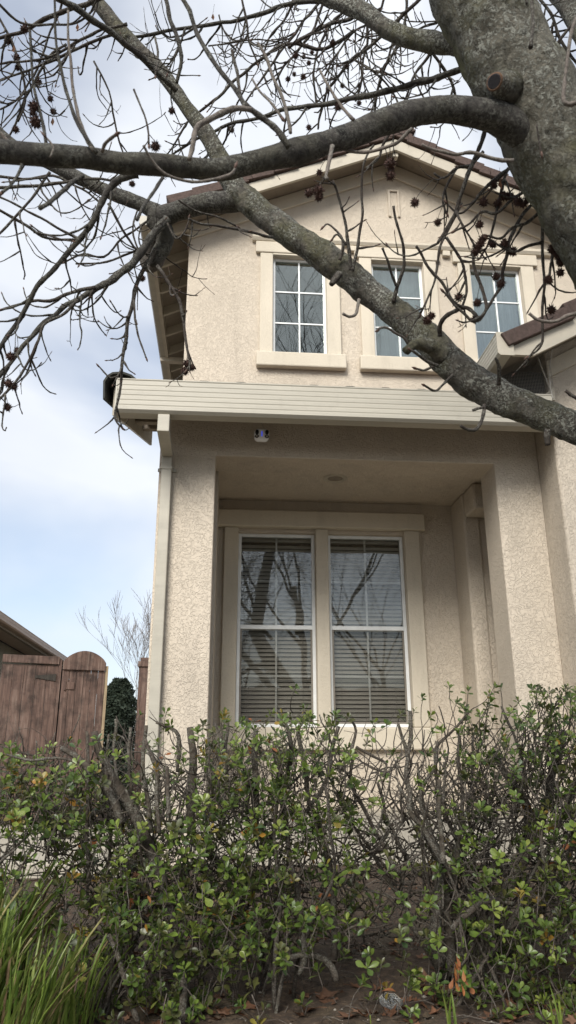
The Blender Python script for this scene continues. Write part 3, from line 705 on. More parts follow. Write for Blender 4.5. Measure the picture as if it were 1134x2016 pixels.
def fartree(name, label, base, height, seed, mat, r0_=0.12, spread=0.42, depth=6, group=None, cat='tree', trunkfrac=0.25, leader=False, tips=False):
    rr = random.Random(seed); t = empty(name, label, cat, tuple(base), group); tb, bb = MB(), MB()
    def rec(p, d, L, r, lv):
        pts = [p]; q = p.copy(); dd = d.copy(); ns = 5
        for k in range(ns):
            dd = (dd + Vector((rr.uniform(-1,1), rr.uniform(-1,1), rr.uniform(-0.6,1.0)))*0.10).normalized(); q = q+dd*(L/ns); pts.append(q.copy())
        rad = [max(r*(1-0.45*k/ns), 0.004) for k in range(ns+1)]
        (tb if lv == 0 else bb).tube(pts, rad, 7 if lv < 2 else 3)
        if lv >= depth: return
        for k in range(rr.choice((2, 3, 3)) if lv else 6):
            i = rr.randint(2, ns); ax = Vector((rr.uniform(-1,1), rr.uniform(-1,1), rr.uniform(-.2,.4))).normalized()
            nd = (dd + ax*spread*rr.uniform(1.0, 2.0) + Vector((0, 0, 0.12))).normalized()
            rec(pts[i], nd, L*rr.uniform(0.62, 0.82), rad[i]*0.62, lv+1)
    rec(Vector((0,0,0)), Vector((0,0,1)), height*trunkfrac+height*0.12, r0_, 0)
    tb.build('trunk', mat, t, True); bb.build('crown', mat, t, True); return t
fartree('bare_tree', 'pale bare tree rising beyond the fence beside the house corner', (-2.35, 24, 0), 5.5, 5, 'far_twig', 0.07, 0.27, 6, trunkfrac=0.30)
# dark evergreen by the fence
t = empty('evergreen_shrub', 'dark green evergreen shrub between the fence and the house corner', 'shrub', (-2.05, 15.5, 0))
b = MB(); b.tube([(0,0,0), (0.05,0,1.0), (0,0,2.1)], [0.07, 0.05, 0.02], 7); b.build('trunk', 'hedge_wood', t)
b = MB()
for k in range(15000):
    th = rnd.uniform(0, 6.283); zz = rnd.uniform(0.1, 2.45); rr_ = (0.62*(1-(zz/2.75)**2))*rnd.random()**0.4*(1+0.38*math.sin(th*3+zz*6)*math.cos(zz*11+th))
    p = Vector((rr_*math.cos(th), rr_*math.sin(th), zz)); u = Vector((rnd.uniform(-1,1), rnd.uniform(-1,1), rnd.uniform(-1,1))).normalized(); v2 = u.orthogonal().normalized(); s = rnd.uniform(0.03, 0.06)
    b.add([tuple(p-u*s), tuple(p+v2*s*0.4), tuple(p+u*s), tuple(p-v2*s*0.4)], [(0,1,2,3)])
tag(b.build('crown', 'evergreen', t), kind='stuff')
# across the street, seen only mirrored in the windows
for i, (x, y, h, s) in enumerate(((2.3, -5.5, 15, 21), (-3.0, -11, 11, 22), (5.5, -11.5, 12, 23), (0.2, -15, 13, 24))):
    fartree('street_tree', ['bare street tree straight across the road', 'bare street tree across the road on the left', 'bare street tree across the road on the right', 'tallest bare tree behind the far houses'][i], (x, y, -0.6), h, s, 'bark_smooth', 0.12, 0.42, 5, group='bare trees across the street', trunkfrac=0.25)
ho = empty('house', 'single storey grey house across the street with a dark roof', 'house', (1, -20, -0.6))
box('wall', 'stucco_neighbour', ho, -9, 9, -4, 4, 0, 2.9)
b = MB(); b.prism([(-4.6, 2.9), (4.6, 2.9), (0, 4.7)], 'X', -9.6, 9.6); b.build('roof', 'roof_tile', ho)
for x in (-6, -2.5, 3.5): box('window', 'window_vinyl', ho, x, x+1.4, 4.0, 4.05, 1.0, 2.2)
box('door', 'red_wood', ho, 0.6, 1.5, 4.0, 4.06, 0.1, 2.2)

# ---------------------------------------------------------------- the sweetgum tree in front
T = empty('sweetgum_tree', 'bare leaning tree with lichened limbs and spiky hanging seed balls before the house', 'tree', (1.35, 2.0, -0.05))
TL = Vector(T.location)
trnd = random.Random(11)
SAMPLES = []          # (px, py, point, r) along all branches, used to hang the seed balls on
def proj(p):
    q = p-CAM; c = q.dot(Fv); return (q.dot(Rv)/c*FPX+CX, q.dot(Dv)/c*FPX+CY, c)
def path_of(pts, c0, c1, sub):
    n = len(pts); acc = [0]
    for i in range(1, n): acc.append(acc[-1]+math.hypot(pts[i][0]-pts[i-1][0], pts[i][1]-pts[i-1][1]))
    out = []
    for (x, y, w_), s in zip(pts, acc):
        c = c0+(c1-c0)*s/acc[-1]; out.append((atc(x, y, c), w_*0.5*c/FPX))
    return smoothpath(out, sub)
def remember(P_, every=1):
    for k, (p, r) in enumerate(P_):
        if k % every == 0:
            a = proj(p); SAMPLES.append((a[0], a[1], p, r))
def twig(mb, p, d, L, r, lv, hook, amb=0.35):
    """one knobby twig that leaves the parent along d and curls upwards at the tip"""
    step = 0.018; n = max(4, int(L/step)); q = p.copy(); dd = d.normalized(); pts = [(q.copy(), r)]; kids = []
    wob = Vector((trnd.uniform(-1,1), trnd.uniform(-1,1), trnd.uniform(-1,1)))*0.05
    for k in range(n):
        t = k/n
        dd = (dd + wob + Vector((trnd.gauss(0,1), trnd.gauss(0,1), trnd.gauss(0,1)))*0.10 + Vector((0,0,hook*(0.1+2.4*t)))).normalized()
        if trnd.random() < 0.2: wob = Vector((trnd.uniform(-1,1), trnd.uniform(-1,1), trnd.uniform(-1,1)))*0.05
        q = q + dd*(L/n); rr = r*(1-0.5*t)*(1.22 if k % 3 == 0 else 0.92)
        pts.append((q.copy(), max(rr, 0.0011)))
        if lv < 2 and k > 1 and trnd.random() < (0.15 if lv == 0 else 0.13): kids.append((q.copy(), dd.copy(), rr))
    pts[-1] = (pts[-1][0], r*0.55)
    mb.tube([a for a, _ in pts], [b_ for _, b_ in pts], 4 if lv else 5)
    tip = pts[-1][0]; mb.tube([tip, tip+dd*0.006, tip+dd*0.014], [r*0.55, r*0.85, 0.0004], 4, mi=1)      # bud
    if lv == 0: remember(pts, 3)
    for (a, e, rr) in kids:
        s = Vector((trnd.uniform(-1,1), trnd.uniform(-1,1), trnd.uniform(-0.8,0.8)))
        s = (s-e*s.dot(e)).normalized()
        twig(mb, a, e*0.45+s*0.9+Vector((0,0,-0.15)), L*trnd.uniform(0.28, 0.6), rr*0.8, lv+1, hook+0.04)
def branch(pts, c0, c1=None, name='branch', mat='bark_twig', tw=0.0, tl=(0.08, 0.28), hook=0.10, sub=4, n=7, wob=0.12, tmat=None, down=-0.35, t0=0.05, vmin=None):
    """tw: twigs per metre"""
    if name == 'branch': pts = [(x, y, w_*(0.74 if w_ < 14 else 0.64)) for x, y, w_ in pts]
    c1 = c1 or c0; P_ = path_of(pts, c0, c1, sub); remember(P_)
    mb = MB(); knob = name == 'branch'
    pp = [a for a, _ in P_]; rr = [max(r, 0.0014) for _, r in P_]
    if knob:
        rr = [r*(1.10 if k % 3 == 0 else 0.96) for k, r in enumerate(rr)]
        pp = [p + Vector((noise.noise(p*14), noise.noise(p*14+Vector((5,0,0))), noise.noise(p*14+Vector((0,7,0)))))*min(0.008, r*1.3) for p, r in zip(pp, rr)]
    mb.tube(pp, rr, n, wob=wob)
    for i in range(1, len(P_)):
        p, r = P_[i]; a = P_[i-1][0]; seg = (p-a).length; fr = i/len(P_)
        if fr < t0: continue
        k = tw*seg*1.3
        while trnd.random() < k:
            k -= 1
            d = (p-a).normalized(); s = Vector((trnd.uniform(-1,1), trnd.uniform(-1,1), trnd.uniform(-1,0.6))); s = (s-d*s.dot(d)).normalized()
            L = trnd.uniform(*tl); r1 = min(r*0.75, trnd.uniform(0.0022, 0.0036)+L*0.004)
            twig(mb, p, d*0.6+s*0.8+Vector((0,0,down)), L, r1, 0, hook)
            if vmin: pass
    if P_[-1][1] < 0.0035:
        d = (P_[-1][0]-P_[-2][0]).normalized(); tip = P_[-1][0]; mb.tube([tip-d*0.002, tip+d*0.007, tip+d*0.017], [P_[-1][1], P_[-1][1]*1.35, 0.0004], 5, mi=1)
    o = mb.build(name, [mat, 'bud'], T, True); o.location = -TL; return o

def wrap(pts, c0, c1, name, mat, n, sub, wob): return branch(pts, c0, c1, name, mat, 0, sub=sub, n=n, wob=wob)
# trunk
TR = [(850,-230,165),(900,-120,165),(946,0,168),(989,90,170),(1036,180,176),(1098,300,172),(1150,400,168),(1200,490,168),(1252,590,174),(1310,750,190),(1345,930,205),(1355,1150,210),(1358,1500,220),(1365,2000,240),(1372,2350,300)]
wrap(TR, 2.05, 2.12, 'trunk', 'bark_trunk', 60, 10, 0.10)
wrap([(1360,985,72),(1230,880,66),(1134,840,61),(1060,815,62),(1000,789,64),(935,752,70),(885,712,62),(830,655,58),(780,615,54),(720,568,54),(668,528,58),(610,486,54),(560,452,52),(505,410,52),(462,372,50)], 2.2, 2.75, 'limb', 'bark_limb', 36, 8, 0.20)
wrap([(478,388,46),(452,350,42),(430,305,36),(405,262,32),(368,212,28),(312,135,28),(250,75,28),(190,2,26),(150,-50,25)], 2.75, 2.9, 'limb', 'bark_limb', 22, 6, 0.16)
wrap([(1098,330,50),(1050,275,66),(990,237,66),(935,222,57),(880,215,50),(820,222,50),(760,238,52),(700,262,48),(640,282,44),(585,298,52),(540,310,44),(490,322,42),(430,334,42),(370,330,40),(300,324,42),(230,320,44),(160,310,42),(90,306,46),(0,298,46),(-90,286,46)], 2.07, 1.45, 'limb', 'bark_smooth', 28, 7, 0.10)
wrap([(1000,120,46),(935,96,40),(890,88,38),(850,84,40),(800,74,38),(755,52,36),(715,22,34),(660,2,32),(600,-30,30)], 2.3, 2.7, 'limb', 'bark_limb', 20, 6, 0.18)
wrap([(470,392,46),(440,398,42),(400,402,40),(355,414,38),(318,428,42),(298,424,38)], 2.75, 2.8, 'limb', 'bark_smooth', 20, 6, 0.14)
wrap([(325,428,36),(290,408,30),(250,392,30),(205,374,26),(150,348,25),(95,322,22),(40,296,22),(-30,240,24)], 2.8, 2.9, 'limb', 'bark_smooth', 16, 6, 0.14)
wrap([(1075,-60,50),(1110,0,38),(1150,70,38),(1200,200,42)], 2.9, 2.5, 'limb', 'bark_limb', 16, 6, 0.12)
# the crown goes on above the picture (it is mirrored in the upper windows)
mbc = MB()
def crown(p, d, L, r, lv):
    q = p.copy(); dd = d.copy(); pts = [p]; ns = 6
    for k in range(ns):
        dd = (dd+Vector((trnd.uniform(-1,1), trnd.uniform(-1,1), trnd.uniform(-.5,1)))*0.13).normalized(); q = q+dd*(L/ns); pts.append(q.copy())
    rad = [max(r*(1-0.45*k/ns), 0.003) for k in range(ns+1)]; mbc.tube(pts, rad, 8 if lv < 2 else 4)
    if lv >= 4: return
    for k in range(5 if lv < 3 else 4):
        i = trnd.randint(2, ns); ax = Vector((trnd.uniform(-1,1), trnd.uniform(-1,0.7), trnd.uniform(-.1,.7))).normalized()
        crown(pts[i], (dd+ax*trnd.uniform(.5,1.0)).normalized(), L*trnd.uniform(.5,.72), rad[i]*0.6, lv+1)
pt = atc(850, -230, 2.05); dt = (pt-atc(946, 0, 2.05)).normalized()
crown(pt-dt*0.05, Vector((0.22,-0.02,1)).normalized(), 5.6, 0.105, 0)
o = mbc.build('crown', 'bark_smooth', T, True); o.location = -TL
# cut stub (knot) on the trunk, stubs on the low limb
b = MB(); P0 = atc(996,174,1.985); P1 = atc(973,161,1.925)
b.tube([P0, P0.lerp(P1, .5), P0.lerp(P1, .85), P1], [0.050, 0.036, 0.028, 0.023], 18, wob=0.1); o = b.build('knot', 'bark_limb', T, True); o.location = -TL
b = MB(); dd = (P1-P0).normalized(); b.tube([P1+dd*0.0005, P1+dd*0.003], [0.023, 0.020], 18, wob=0.2); b.tube([P1+dd*0.003, P1+dd*0.0035], [0.0185, 0.017], 14, mi=1, wob=0.25); o = b.build('cut_face', ['cut_wood', 'black_plastic'], T); o.location = -TL
wrap([(872,702,34),(845,682,26),(822,676,22),(808,684,22),(799,692,22)], 2.34, 2.28, 'stub', 'bark_limb', 16, 5, 0.45)
wrap([(668,540,16),(658,552,13),(652,560,9)], 2.5, 2.47, 'stub', 'bark_twig', 12, 4, 0.3)
wrap([(1078,845,12),(1077,860,13),(1079,877,10)], 2.2, 2.2, 'stub', 'bark_twig', 8, 3, 0.1)
wrap([(310,432,44),(322,455,40),(322,482,30),(312,500,30),(304,516,24),(302,524,14)], 2.8, 2.78, 'limb', 'bark_smooth', 14, 5, 0.25)
wrap([(322,450,26),(300,470,22),(285,505,20),(292,525,24),(310,520,22),(318,500,20)], 2.83, 2.8, 'limb', 'bark_grey_twig', 10, 5, 0.25)

B = branch
G_ = 'bark_grey_twig'; S_ = 'bark_smooth'
# --- upper left
B([(640,0,12),(567,10,13),(520,25,12),(470,40,10),(400,50,10),(330,60,9),(250,75,8)], 3.0, 3.0, tw=14, mat=S_)
B([(110,-10,18),(160,25,20),(205,55,20),(245,85,19),(285,120,19),(325,158,18),(345,180,16)], 2.4, 2.7, mat=S_, tw=3)
B([(700,60,10),(640,95,10),(567,85,9),(520,112,8),(475,148,8),(430,190,8),(400,215,7),(370,240,6),(345,280,5),(325,310,4)], 3.0, 3.1, tw=10)
B([(940,125,20),(880,145,20),(840,158,20),(760,180,19),(690,195,17),(620,207,14),(567,214,12),(510,232,10),(450,246,9),(400,268,8),(350,298,6),(310,330,5)], 2.5, 3.0, tw=8, mat=S_)
B([(230,-10,16),(150,15,14),(100,32,12),(50,58,10),(0,72,9),(-40,80,9)], 2.7, 2.8, tw=13)
B([(-20,-10,8),(30,38,7),(65,48,7),(110,48,6),(150,46,6),(185,18,6)], 2.3, 2.5, tw=8)
B([(250,45,9),(200,58,8),(160,80,8),(110,108,7),(60,120,6),(-10,126,6)], 2.8, 2.9, tw=12)
B([(245,60,8),(150,95,8),(95,122,7),(45,142,6),(-10,162,5)], 2.9, 3.0, tw=12)
B([(130,85,7),(95,115,7),(60,175,6),(38,225,6),(10,290,5)], 2.9, 3.0, tw=10)
B([(130,-10,7),(100,60,6),(75,130,6),(40,190,5),(0,215,5)], 3.0, 3.1, tw=12)
B([(60,60,7),(64,150,7),(75,210,8),(85,250,9),(93,292,10)], 1.55, 1.55, mat=S_, hook=0)
B([(108,-5,6),(110,90,7),(125,160,9),(142,222,10),(165,262,11),(190,300,12)], 1.6, 1.55, mat=S_)
B([(133,20,6),(136,100,7),(142,165,8),(148,215,9),(163,255,11),(185,296,12)], 1.62, 1.55, mat=G_)
B([(-10,20,7),(30,100,6),(50,180,6),(35,240,5)], 2.9, 2.9, tw=16)
B([(-20,240,10),(0,262,10),(20,285,9),(35,300,8)], 2.6, 2.6, mat=G_)
B([(350,-15,14),(378,40,14),(405,95,14),(440,150,14),(470,190,15),(483,210,14)], 1.7, 1.6, mat=S_)
B([(483,205,17),(520,235,18),(550,262,20),(572,290,22)], 1.6, 1.62, mat=S_)
B([(495,216,16),(470,213,17),(440,218,20),(410,232,20),(390,250,17),(378,285,13),(372,315,12)], 1.6, 1.52, mat=G_, n=9)
B([(326,-5,12),(335,35,12),(345,70,11),(353,110,11),(354,140,10),(349,165,8)], 2.2, 2.2, mat=S_)
B([(362,68,5),(345,110,4),(330,145,4)], 2.4, 2.4, tw=8)
B([(475,-5,6),(484,40,6),(490,75,6),(500,105,5),(507,125,5)], 2.6, 2.6, tw=10)
B([(508,85,7),(520,105,8),(535,145,9),(550,180,10),(567,235,11),(572,262,10)], 1.7, 1.65, mat=G_)
B([(457,100,9),(463,125,9),(470,155,9),(475,192,9)], 1.7, 1.65, mat='bark_twig')
B([(495,155,5),(510,180,6),(530,200,7),(555,232,8)], 1.75, 1.7, mat=G_)
B([(262,175,6),(275,205,5),(288,235,5),(293,285,6)], 1.9, 1.8)
B([(410,90,4),(450,85,4),(500,78,4),(540,80,4),(567,90,4)], 3.2, 3.2, tw=10)
B([(430,30,4),(440,60,4),(465,80,4),(500,70,3)], 3.2, 3.2, tw=10)
B([(307,75,6),(310,110,6),(306,150,5)], 2.6, 2.5)
B([(185,120,5),(215,180,5),(230,260,5),(252,330,4)], 3.0, 3.0, tw=14)
B([(640,-10,8),(600,40,7),(560,90,7),(520,150,6),(490,190,5),(470,225,5)], 3.2, 3.2, tw=13)
# --- behind/under the long limb on the left
B([(270,342,26),(240,352,24),(218,372,22),(203,400,21),(185,432,20),(165,462,19),(130,502,17),(98,540,16),(68,575,14),(38,625,13),(8,675,12),(-20,720,12)], 2.3, 2.3, mat=S_, tw=9, tl=(0.06, 0.24), hook=0.12)
B([(330,432,30),(308,455,28),(282,488,27),(250,528,24),(215,555,22),(190,568,20),(150,588,17),(115,612,15),(80,645,13),(45,682,12),(0,742,10)], 2.75, 2.5, mat=S_, tw=10, tl=(0.06, 0.26), hook=0.13)
B([(190,568,12),(150,572,10),(110,590,9),(60,592,8),(0,612,7)], 2.6, 2.5, tw=8)
B([(155,590,9),(120,620,8),(85,640,8),(72,680,8),(55,715,7),(20,765,7),(-15,800,7)], 2.5, 2.4, tw=6)
B([(308,490,14),(292,515,13),(278,535,12),(266,572,12),(258,610,11),(250,650,10),(246,690,9),(240,730,8),(236,765,8),(228,810,7),(230,830,6),(240,842,5)], 2.75, 2.65, mat='bark_twig', tw=17, tl=(0.05, 0.15), hook=0.17)
B([(308,522,10),(325,545,9),(338,565,9),(350,588,9),(359,620,9),(363,650,8),(367,680,7),(374,715,5),(368,728,4)], 2.7, 2.6, tw=12, tl=(0.04, 0.12), hook=0.16)
B([(262,590,6),(268,640,6),(276,670,5),(288,705,4)], 2.68, 2.6, tw=4, tl=(0.03,0.08))
B([(232,740,4),(215,742,5),(195,722,4)], 2.6, 2.6)
B([(-5,408,8),(40,438,8),(75,462,8),(110,470,7),(155,474,8)], 2.2, 2.3, tw=6)
B([(155,470,9),(120,452,7),(80,430,6),(30,400,6),(-5,385,6)], 2.4, 2.3, tw=8)
B([(-10,372,9),(60,366,9),(130,356,8),(185,350,7),(240,362,6)], 2.6, 2.6, tw=8)
B([(-5,345,8),(45,352,7),(105,348,7),(160,372,6),(200,400,6)], 2.7, 2.7, tw=9)
B([(160,345,14),(138,358,14),(115,378,13),(97,400,13),(80,413,15)], 1.5, 1.42, mat=S_)
B([(42,325,8),(30,350,8),(18,370,8),(4,380,9)], 1.5, 1.45, mat=S_)
B([(322,350,9),(306,375,9),(290,400,9),(271,432,10)], 1.6, 1.5, mat=S_)
B([(282,285,7),(300,315,7),(330,345,8),(380,357,8),(420,352,9),(455,342,9),(463,330,7)], 1.42, 1.5, mat=G_)
B([(205,298,10),(212,280,9),(228,266,9)], 1.45, 1.4, mat=G_)
B([(100,310,6),(105,290,6),(90,270,5)], 1.45, 1.45, mat=G_)
B([(372,432,6),(390,440,6),(430,445,7),(460,450,7),(500,458,8),(535,466,9)], 2.35, 2.6, tw=3, tl=(.04,.08))
B([(350,395,5),(385,415,5),(430,428,5),(465,445,5)], 2.4, 2.5, tw=5, tl=(.04,.1))
B([(300,430,7),(270,450,6),(240,470,6),(205,505,6),(165,500,5),(130,515,5)], 2.8, 2.8, tw=8)
B([(320,440,7),(290,480,6),(255,500,6),(210,515,6),(150,520,5)], 2.9, 2.9, tw=9)
B([(215,400,7),(235,440,7),(262,485,6),(290,500,5),(325,500,5)], 2.7, 2.8, tw=8)
B([(270,415,5),(262,445,5),(268,480,5),(285,520,4)], 2.8, 2.8, tw=9)
B([(330,440,6),(345,470,6),(365,455,5),(372,430,4)], 2.7, 2.7, tw=9, tl=(.04,.12))
B([(100,340,8),(60,390,7),(20,440,7),(-10,470,6)], 2.2, 2.2, tw=8)
# --- upper centre: hanging fans
for pts, c in (([(830,-5,10),(767,55,9),(735,85,9),(702,112,8),(670,145,8),(642,185,7),(630,225,6),(625,255,5)], 3.0),
               ([(860,88,8),(835,120,8),(817,148,7),(800,190,6),(785,225,6)], 2.8),
               ([(790,30,7),(770,95,6),(752,150,6),(735,210,5),(715,240,5)], 3.2),
               ([(567,92,9),(600,72,10),(640,52,10),(690,35,11),(715,30,12)], 2.9),
               ([(720,30,8),(725,75,7),(715,120,6),(712,160,6),(700,200,5)], 3.3),
               ([(690,10,7),(650,50,7),(625,100,6),(618,150,6),(622,205,5)], 3.4),
               ([(640,-10,8),(620,50,7),(590,95,7),(560,130,6),(540,165,5)], 3.3),
               ([(760,-10,7),(740,40,6),(700,60,6),(660,110,5),(640,150,5)], 3.5),
               ([(800,0,7),(795,60,7),(765,120,6),(745,170,6),(738,235,5)], 3.5),
               ([(850,100,8),(880,150,8),(900,200,7),(908,245,6)], 2.9),
               ([(900,0,7),(870,40,7),(820,60,6),(780,95,6),(760,130,5)], 3.3),
               ([(580,-10,6),(560,40,6),(530,75,5),(515,120,5)], 3.5),
               ([(700,120,6),(735,140,6),(765,170,5),(790,215,5)], 3.2)):
    B(pts, c, c+0.1, tw=17, tl=(0.08, 0.24), hook=0.08, down=-0.55)
B([(630,140,6),(640,160,7),(658,185,8),(675,208,9),(697,234,10)], 1.8, 1.75, mat=G_)
B([(667,290,9),(700,298,9),(740,298,9),(775,285,10),(795,268,10),(812,253,10)], 1.85, 1.8, mat=G_)
B([(832,283,7),(855,296,9),(890,305,9),(925,300,10),(960,310,10),(1012,315,11)], 1.8, 1.85, mat=G_)
B([(652,290,12),(648,315,11),(640,345,8),(643,352,9)], 1.7, 1.65, mat=G_)
B([(1047,-10,9),(1048,30,9),(1047,60,9),(1047,96,11)], 1.85, 1.8)
B([(1145,10,12),(1125,60,10),(1117,120,9),(1108,165,10),(1106,195,12),(1118,204,13),(1140,198,13)], 1.8, 1.75, mat=G_)
B([(1032,-10,8),(1036,10,8)], 1.9)
B([(1056,245,5),(1062,275,5),(1066,300,6)], 1.85, 1.85)
# --- right: hanging branches with seed balls
B([(960,240,14),(950,275,14),(937,305,13),(922,345,12),(908,378,11),(893,425,10),(880,452,9),(864,478,8)], 2.3, 2.3, tw=6, tl=(.06,.2), hook=0.12)
B([(908,398,8),(887,445,8),(868,485,7),(860,530,7),(853,560,6),(840,590,6),(828,618,6)], 2.3, 2.3, tw=4, tl=(.04,.12))
B([(880,468,8),(895,490,8),(912,520,8),(915,545,8),(917,580,7),(905,610,7)], 2.35, 2.35, tw=6, tl=(.05,.14))
B([(1067,380,8),(1067,440,8),(1068,500,8),(1070,560,8),(1068,620,7),(1070,665,7),(1062,685,6),(1040,702,6)], 2.2, 2.2, tw=7, tl=(.05,.14), hook=0.1)
B([(1050,400,9),(1030,425,9),(1007,462,9),(998,500,9),(990,535,9),(987,562,8),(965,595,8),(948,622,8),(930,632,8),(915,618,8),(895,600,7),(873,575,6)], 2.25, 2.25, tw=5, tl=(.05,.15))
B([(867,662,16),(868,640,15),(880,622,15),(898,610,13),(915,606,11),(932,618,10),(942,632,9)], 2.4, 2.3, n=8)
B([(915,606,9),(900,598,9),(885,583,9),(868,558,8),(847,530,8),(832,505,7),(818,485,8)], 2.3, 2.25, n=7)
B([(931,500,8),(936,525,8),(945,560,9),(955,590,9),(957,610,9),(942,632,9)], 2.25, 2.3, mat=G_, n=7)
B([(772,594,10),(779,568,10),(790,542,10),(798,520,9),(793,485,8),(785,455,7),(774,405,7)], 2.5, 2.4, n=7)
B([(779,562,8),(772,540,7),(764,515,7),(757,500,6),(752,488,7)], 2.48, 2.42)
B([(692,534,10),(690,510,9),(685,475,9),(679,438,8),(670,402,7),(663,372,6),(656,355,6)], 2.52, 2.45, tw=8, tl=(.04,.12), hook=0.02)
B([(694,535,8),(701,500,8),(710,455,8),(714,415,7),(712,380,7),(716,330,6),(725,300,6),(735,285,6)], 2.5, 2.45, tw=5, tl=(.04,.1))
B([(668,512,9),(675,490,9),(673,470,7),(660,452,6),(645,440,5),(636,447,5)], 2.55, 2.5, mat=G_)
B([(682,480,7),(665,462,6),(655,470,5)], 2.5)
B([(860,722,10),(838,712,9),(820,700,9),(808,690,6)], 2.28, 2.22)
B([(808,688,9),(795,665,7),(778,655,7),(760,645,6),(745,650,6)], 2.3, 2.2, mat=G_)
B([(855,722,7),(835,730,6),(820,726,6)], 2.3)
B([(889,740,8),(872,758,7),(858,768,7),(836,759,6)], 2.3, 2.2)
B([(957,797,10),(952,822,9),(943,840,9),(932,848,9),(917,845,8),(905,838,8)], 2.25, 2.15, n=7)
B([(955,800,8),(943,802,7),(930,806,8)], 2.2)
B([(984,755,11),(982,735,10),(978,715,9),(976,705,7)], 2.25, 2.2)
B([(707,592,9),(705,605,8),(700,618,8),(688,622,7),(675,617,8)], 2.45, 2.4, mat=G_)
B([(1042,615,8),(1058,628,8),(1080,632,9),(1100,630,9),(1120,622,10),(1150,618,11)], 2.0, 2.0, mat=G_, n=7)
B([(1116,770,10),(1128,780,10),(1150,792,10)], 2.0, 2.0)
B([(1008,325,10),(980,350,9),(945,380,8),(930,400,7),(905,420,6),(880,400,5)], 2.3, 2.3, tw=8, tl=(.05,.16))
B([(950,300,9),(925,325,8),(900,330,8),(875,350,7),(855,340,6)], 2.4, 2.4, tw=9, tl=(.05,.16))
B([(1040,370,9),(1010,395,8),(975,420,8),(950,418,7),(925,440,6),(895,455,6)], 2.25, 2.25, tw=9, tl=(.05,.15))
B([(1060,420,9),(1035,440,8),(1010,448,7),(985,470,7),(960,465,6)], 2.2, 2.2, tw=9, tl=(.05,.15))
B([(1090,440,9),(1095,480,8),(1085,520,7),(1082,545,6)], 2.15, 2.15, tw=10, tl=(.04,.13))
B([(900,330,7),(880,365,7),(872,395,6),(880,420,5)], 2.4, 2.4, tw=9, tl=(.05,.16))
B([(1065,480,9),(1040,485,8),(1015,495,7),(990,488,6),(960,470,5)], 2.2, 2.2, tw=6, tl=(.04,.12))
B([(1000,330,8),(985,380,8),(975,430,7),(962,480,6),(950,500,5)], 2.3, 2.3, tw=9, tl=(.05,.15))
B([(1020,350,7),(1040,375,7),(1060,400,6),(1090,410,5)], 2.2, 2.2, tw=9, tl=(.05,.14))
B([(770,255,8),(755,285,7),(745,310,6),(722,330,6)], 2.6, 2.6, tw=6, tl=(.05,.14))
B([(935,140,8),(960,180,6),(930,210,6),(900,205,5)], 2.6, 2.6, tw=6)
B([(1134,40,8),(1100,80,8),(1080,110,7),(1060,120,6)], 2.6, 2.6, tw=12)
B([(1060,0,8),(1090,40,8),(1110,90,8),(1140,130,8)], 2.8, 2.8, tw=14)
B([(1140,60,8),(1120,20,8),(1090,-5,8)], 2.8, 2.8, tw=14)

# seed balls
def ballmesh(seed):
    rr = random.Random(seed); b = MB(); R_ = 0.0105; ns, nr = 9, 6
    for j in range(nr+1):
        t = math.pi*j/nr
        for k in range(ns):
            a = 2*math.pi*k/ns; r = R_*(1+rr.uniform(-.06,.06)); b.v.append((r*math.sin(t)*math.cos(a), r*math.sin(t)*math.sin(a), r*math.cos(t)))
    for j in range(nr):
        for k in range(ns): b.f.append((j*ns+k, j*ns+(k+1) % ns, (j+1)*ns+(k+1) % ns, (j+1)*ns+k)); b.mi.append(0)
    for k in range(64):      # paired beaks
        z = 1-2*(k+0.5)/64; a = k*2.39996+rr.uniform(-.15,.15); s = math.sqrt(1-z*z); d = Vector((s*math.cos(a), s*math.sin(a), z))
        d = (d+Vector((rr.uniform(-1,1), rr.uniform(-1,1), rr.uniform(-1,1)))*0.22).normalized(); x = d.orthogonal().normalized(); y = d.cross(x); base = d*R_*0.9; tip = d*R_*rr.uniform(1.45, 1.85)
        q = 0.0020; b.add([tuple(base+x*q), tuple(base-x*q*0.5+y*q*0.8), tuple(base-x*q*0.5-y*q*0.8), tuple(tip+x*q*rr.uniform(-.6,.6))], [(0,1,3),(1,2,3),(2,0,3)])
    return b.mesh('seed_ball', 'seed_ball')
BM = [ballmesh(s) for s in range(4)]
BALLS = [(48,57),(15,81),(33,113),(35,133),(76,162),(99,194),(105,220),(67,210),(64,223),(70,240),(31,255),(338,218),(455,255),(306,288),(260,362),
 (573,11),(655,84),(582,110),(598,112),(614,103),(608,124),(579,146),(597,151),(567,156),(683,131),(693,118),(674,169),(706,169),(707,203),(666,210),(608,251),
 (769,322),(771,333),(769,345),(597,318),(629,340),(627,375),(628,388),(608,380),(817,399),(862,438),(972,364),(952,398),(992,386),(980,401),(1004,387),(1020,397),(1040,392),(1060,400),(1030,402),(944,442),(947,478),(940,487),(951,470),(970,481),(935,497),(993,480),(1010,495),
 (841,631),(849,622),(904,585),(940,596),(935,629),(977,545),(986,559),(1085,610),(1103,537),(1106,506),(1093,498),(1080,551),(1104,517),(1088,490),(280,548),(35,691),(21,702),(17,755),(27,761),(15,802),(368,716),(377,724),(364,731)]
SS = [s for s in SAMPLES if s[3] < 0.014]
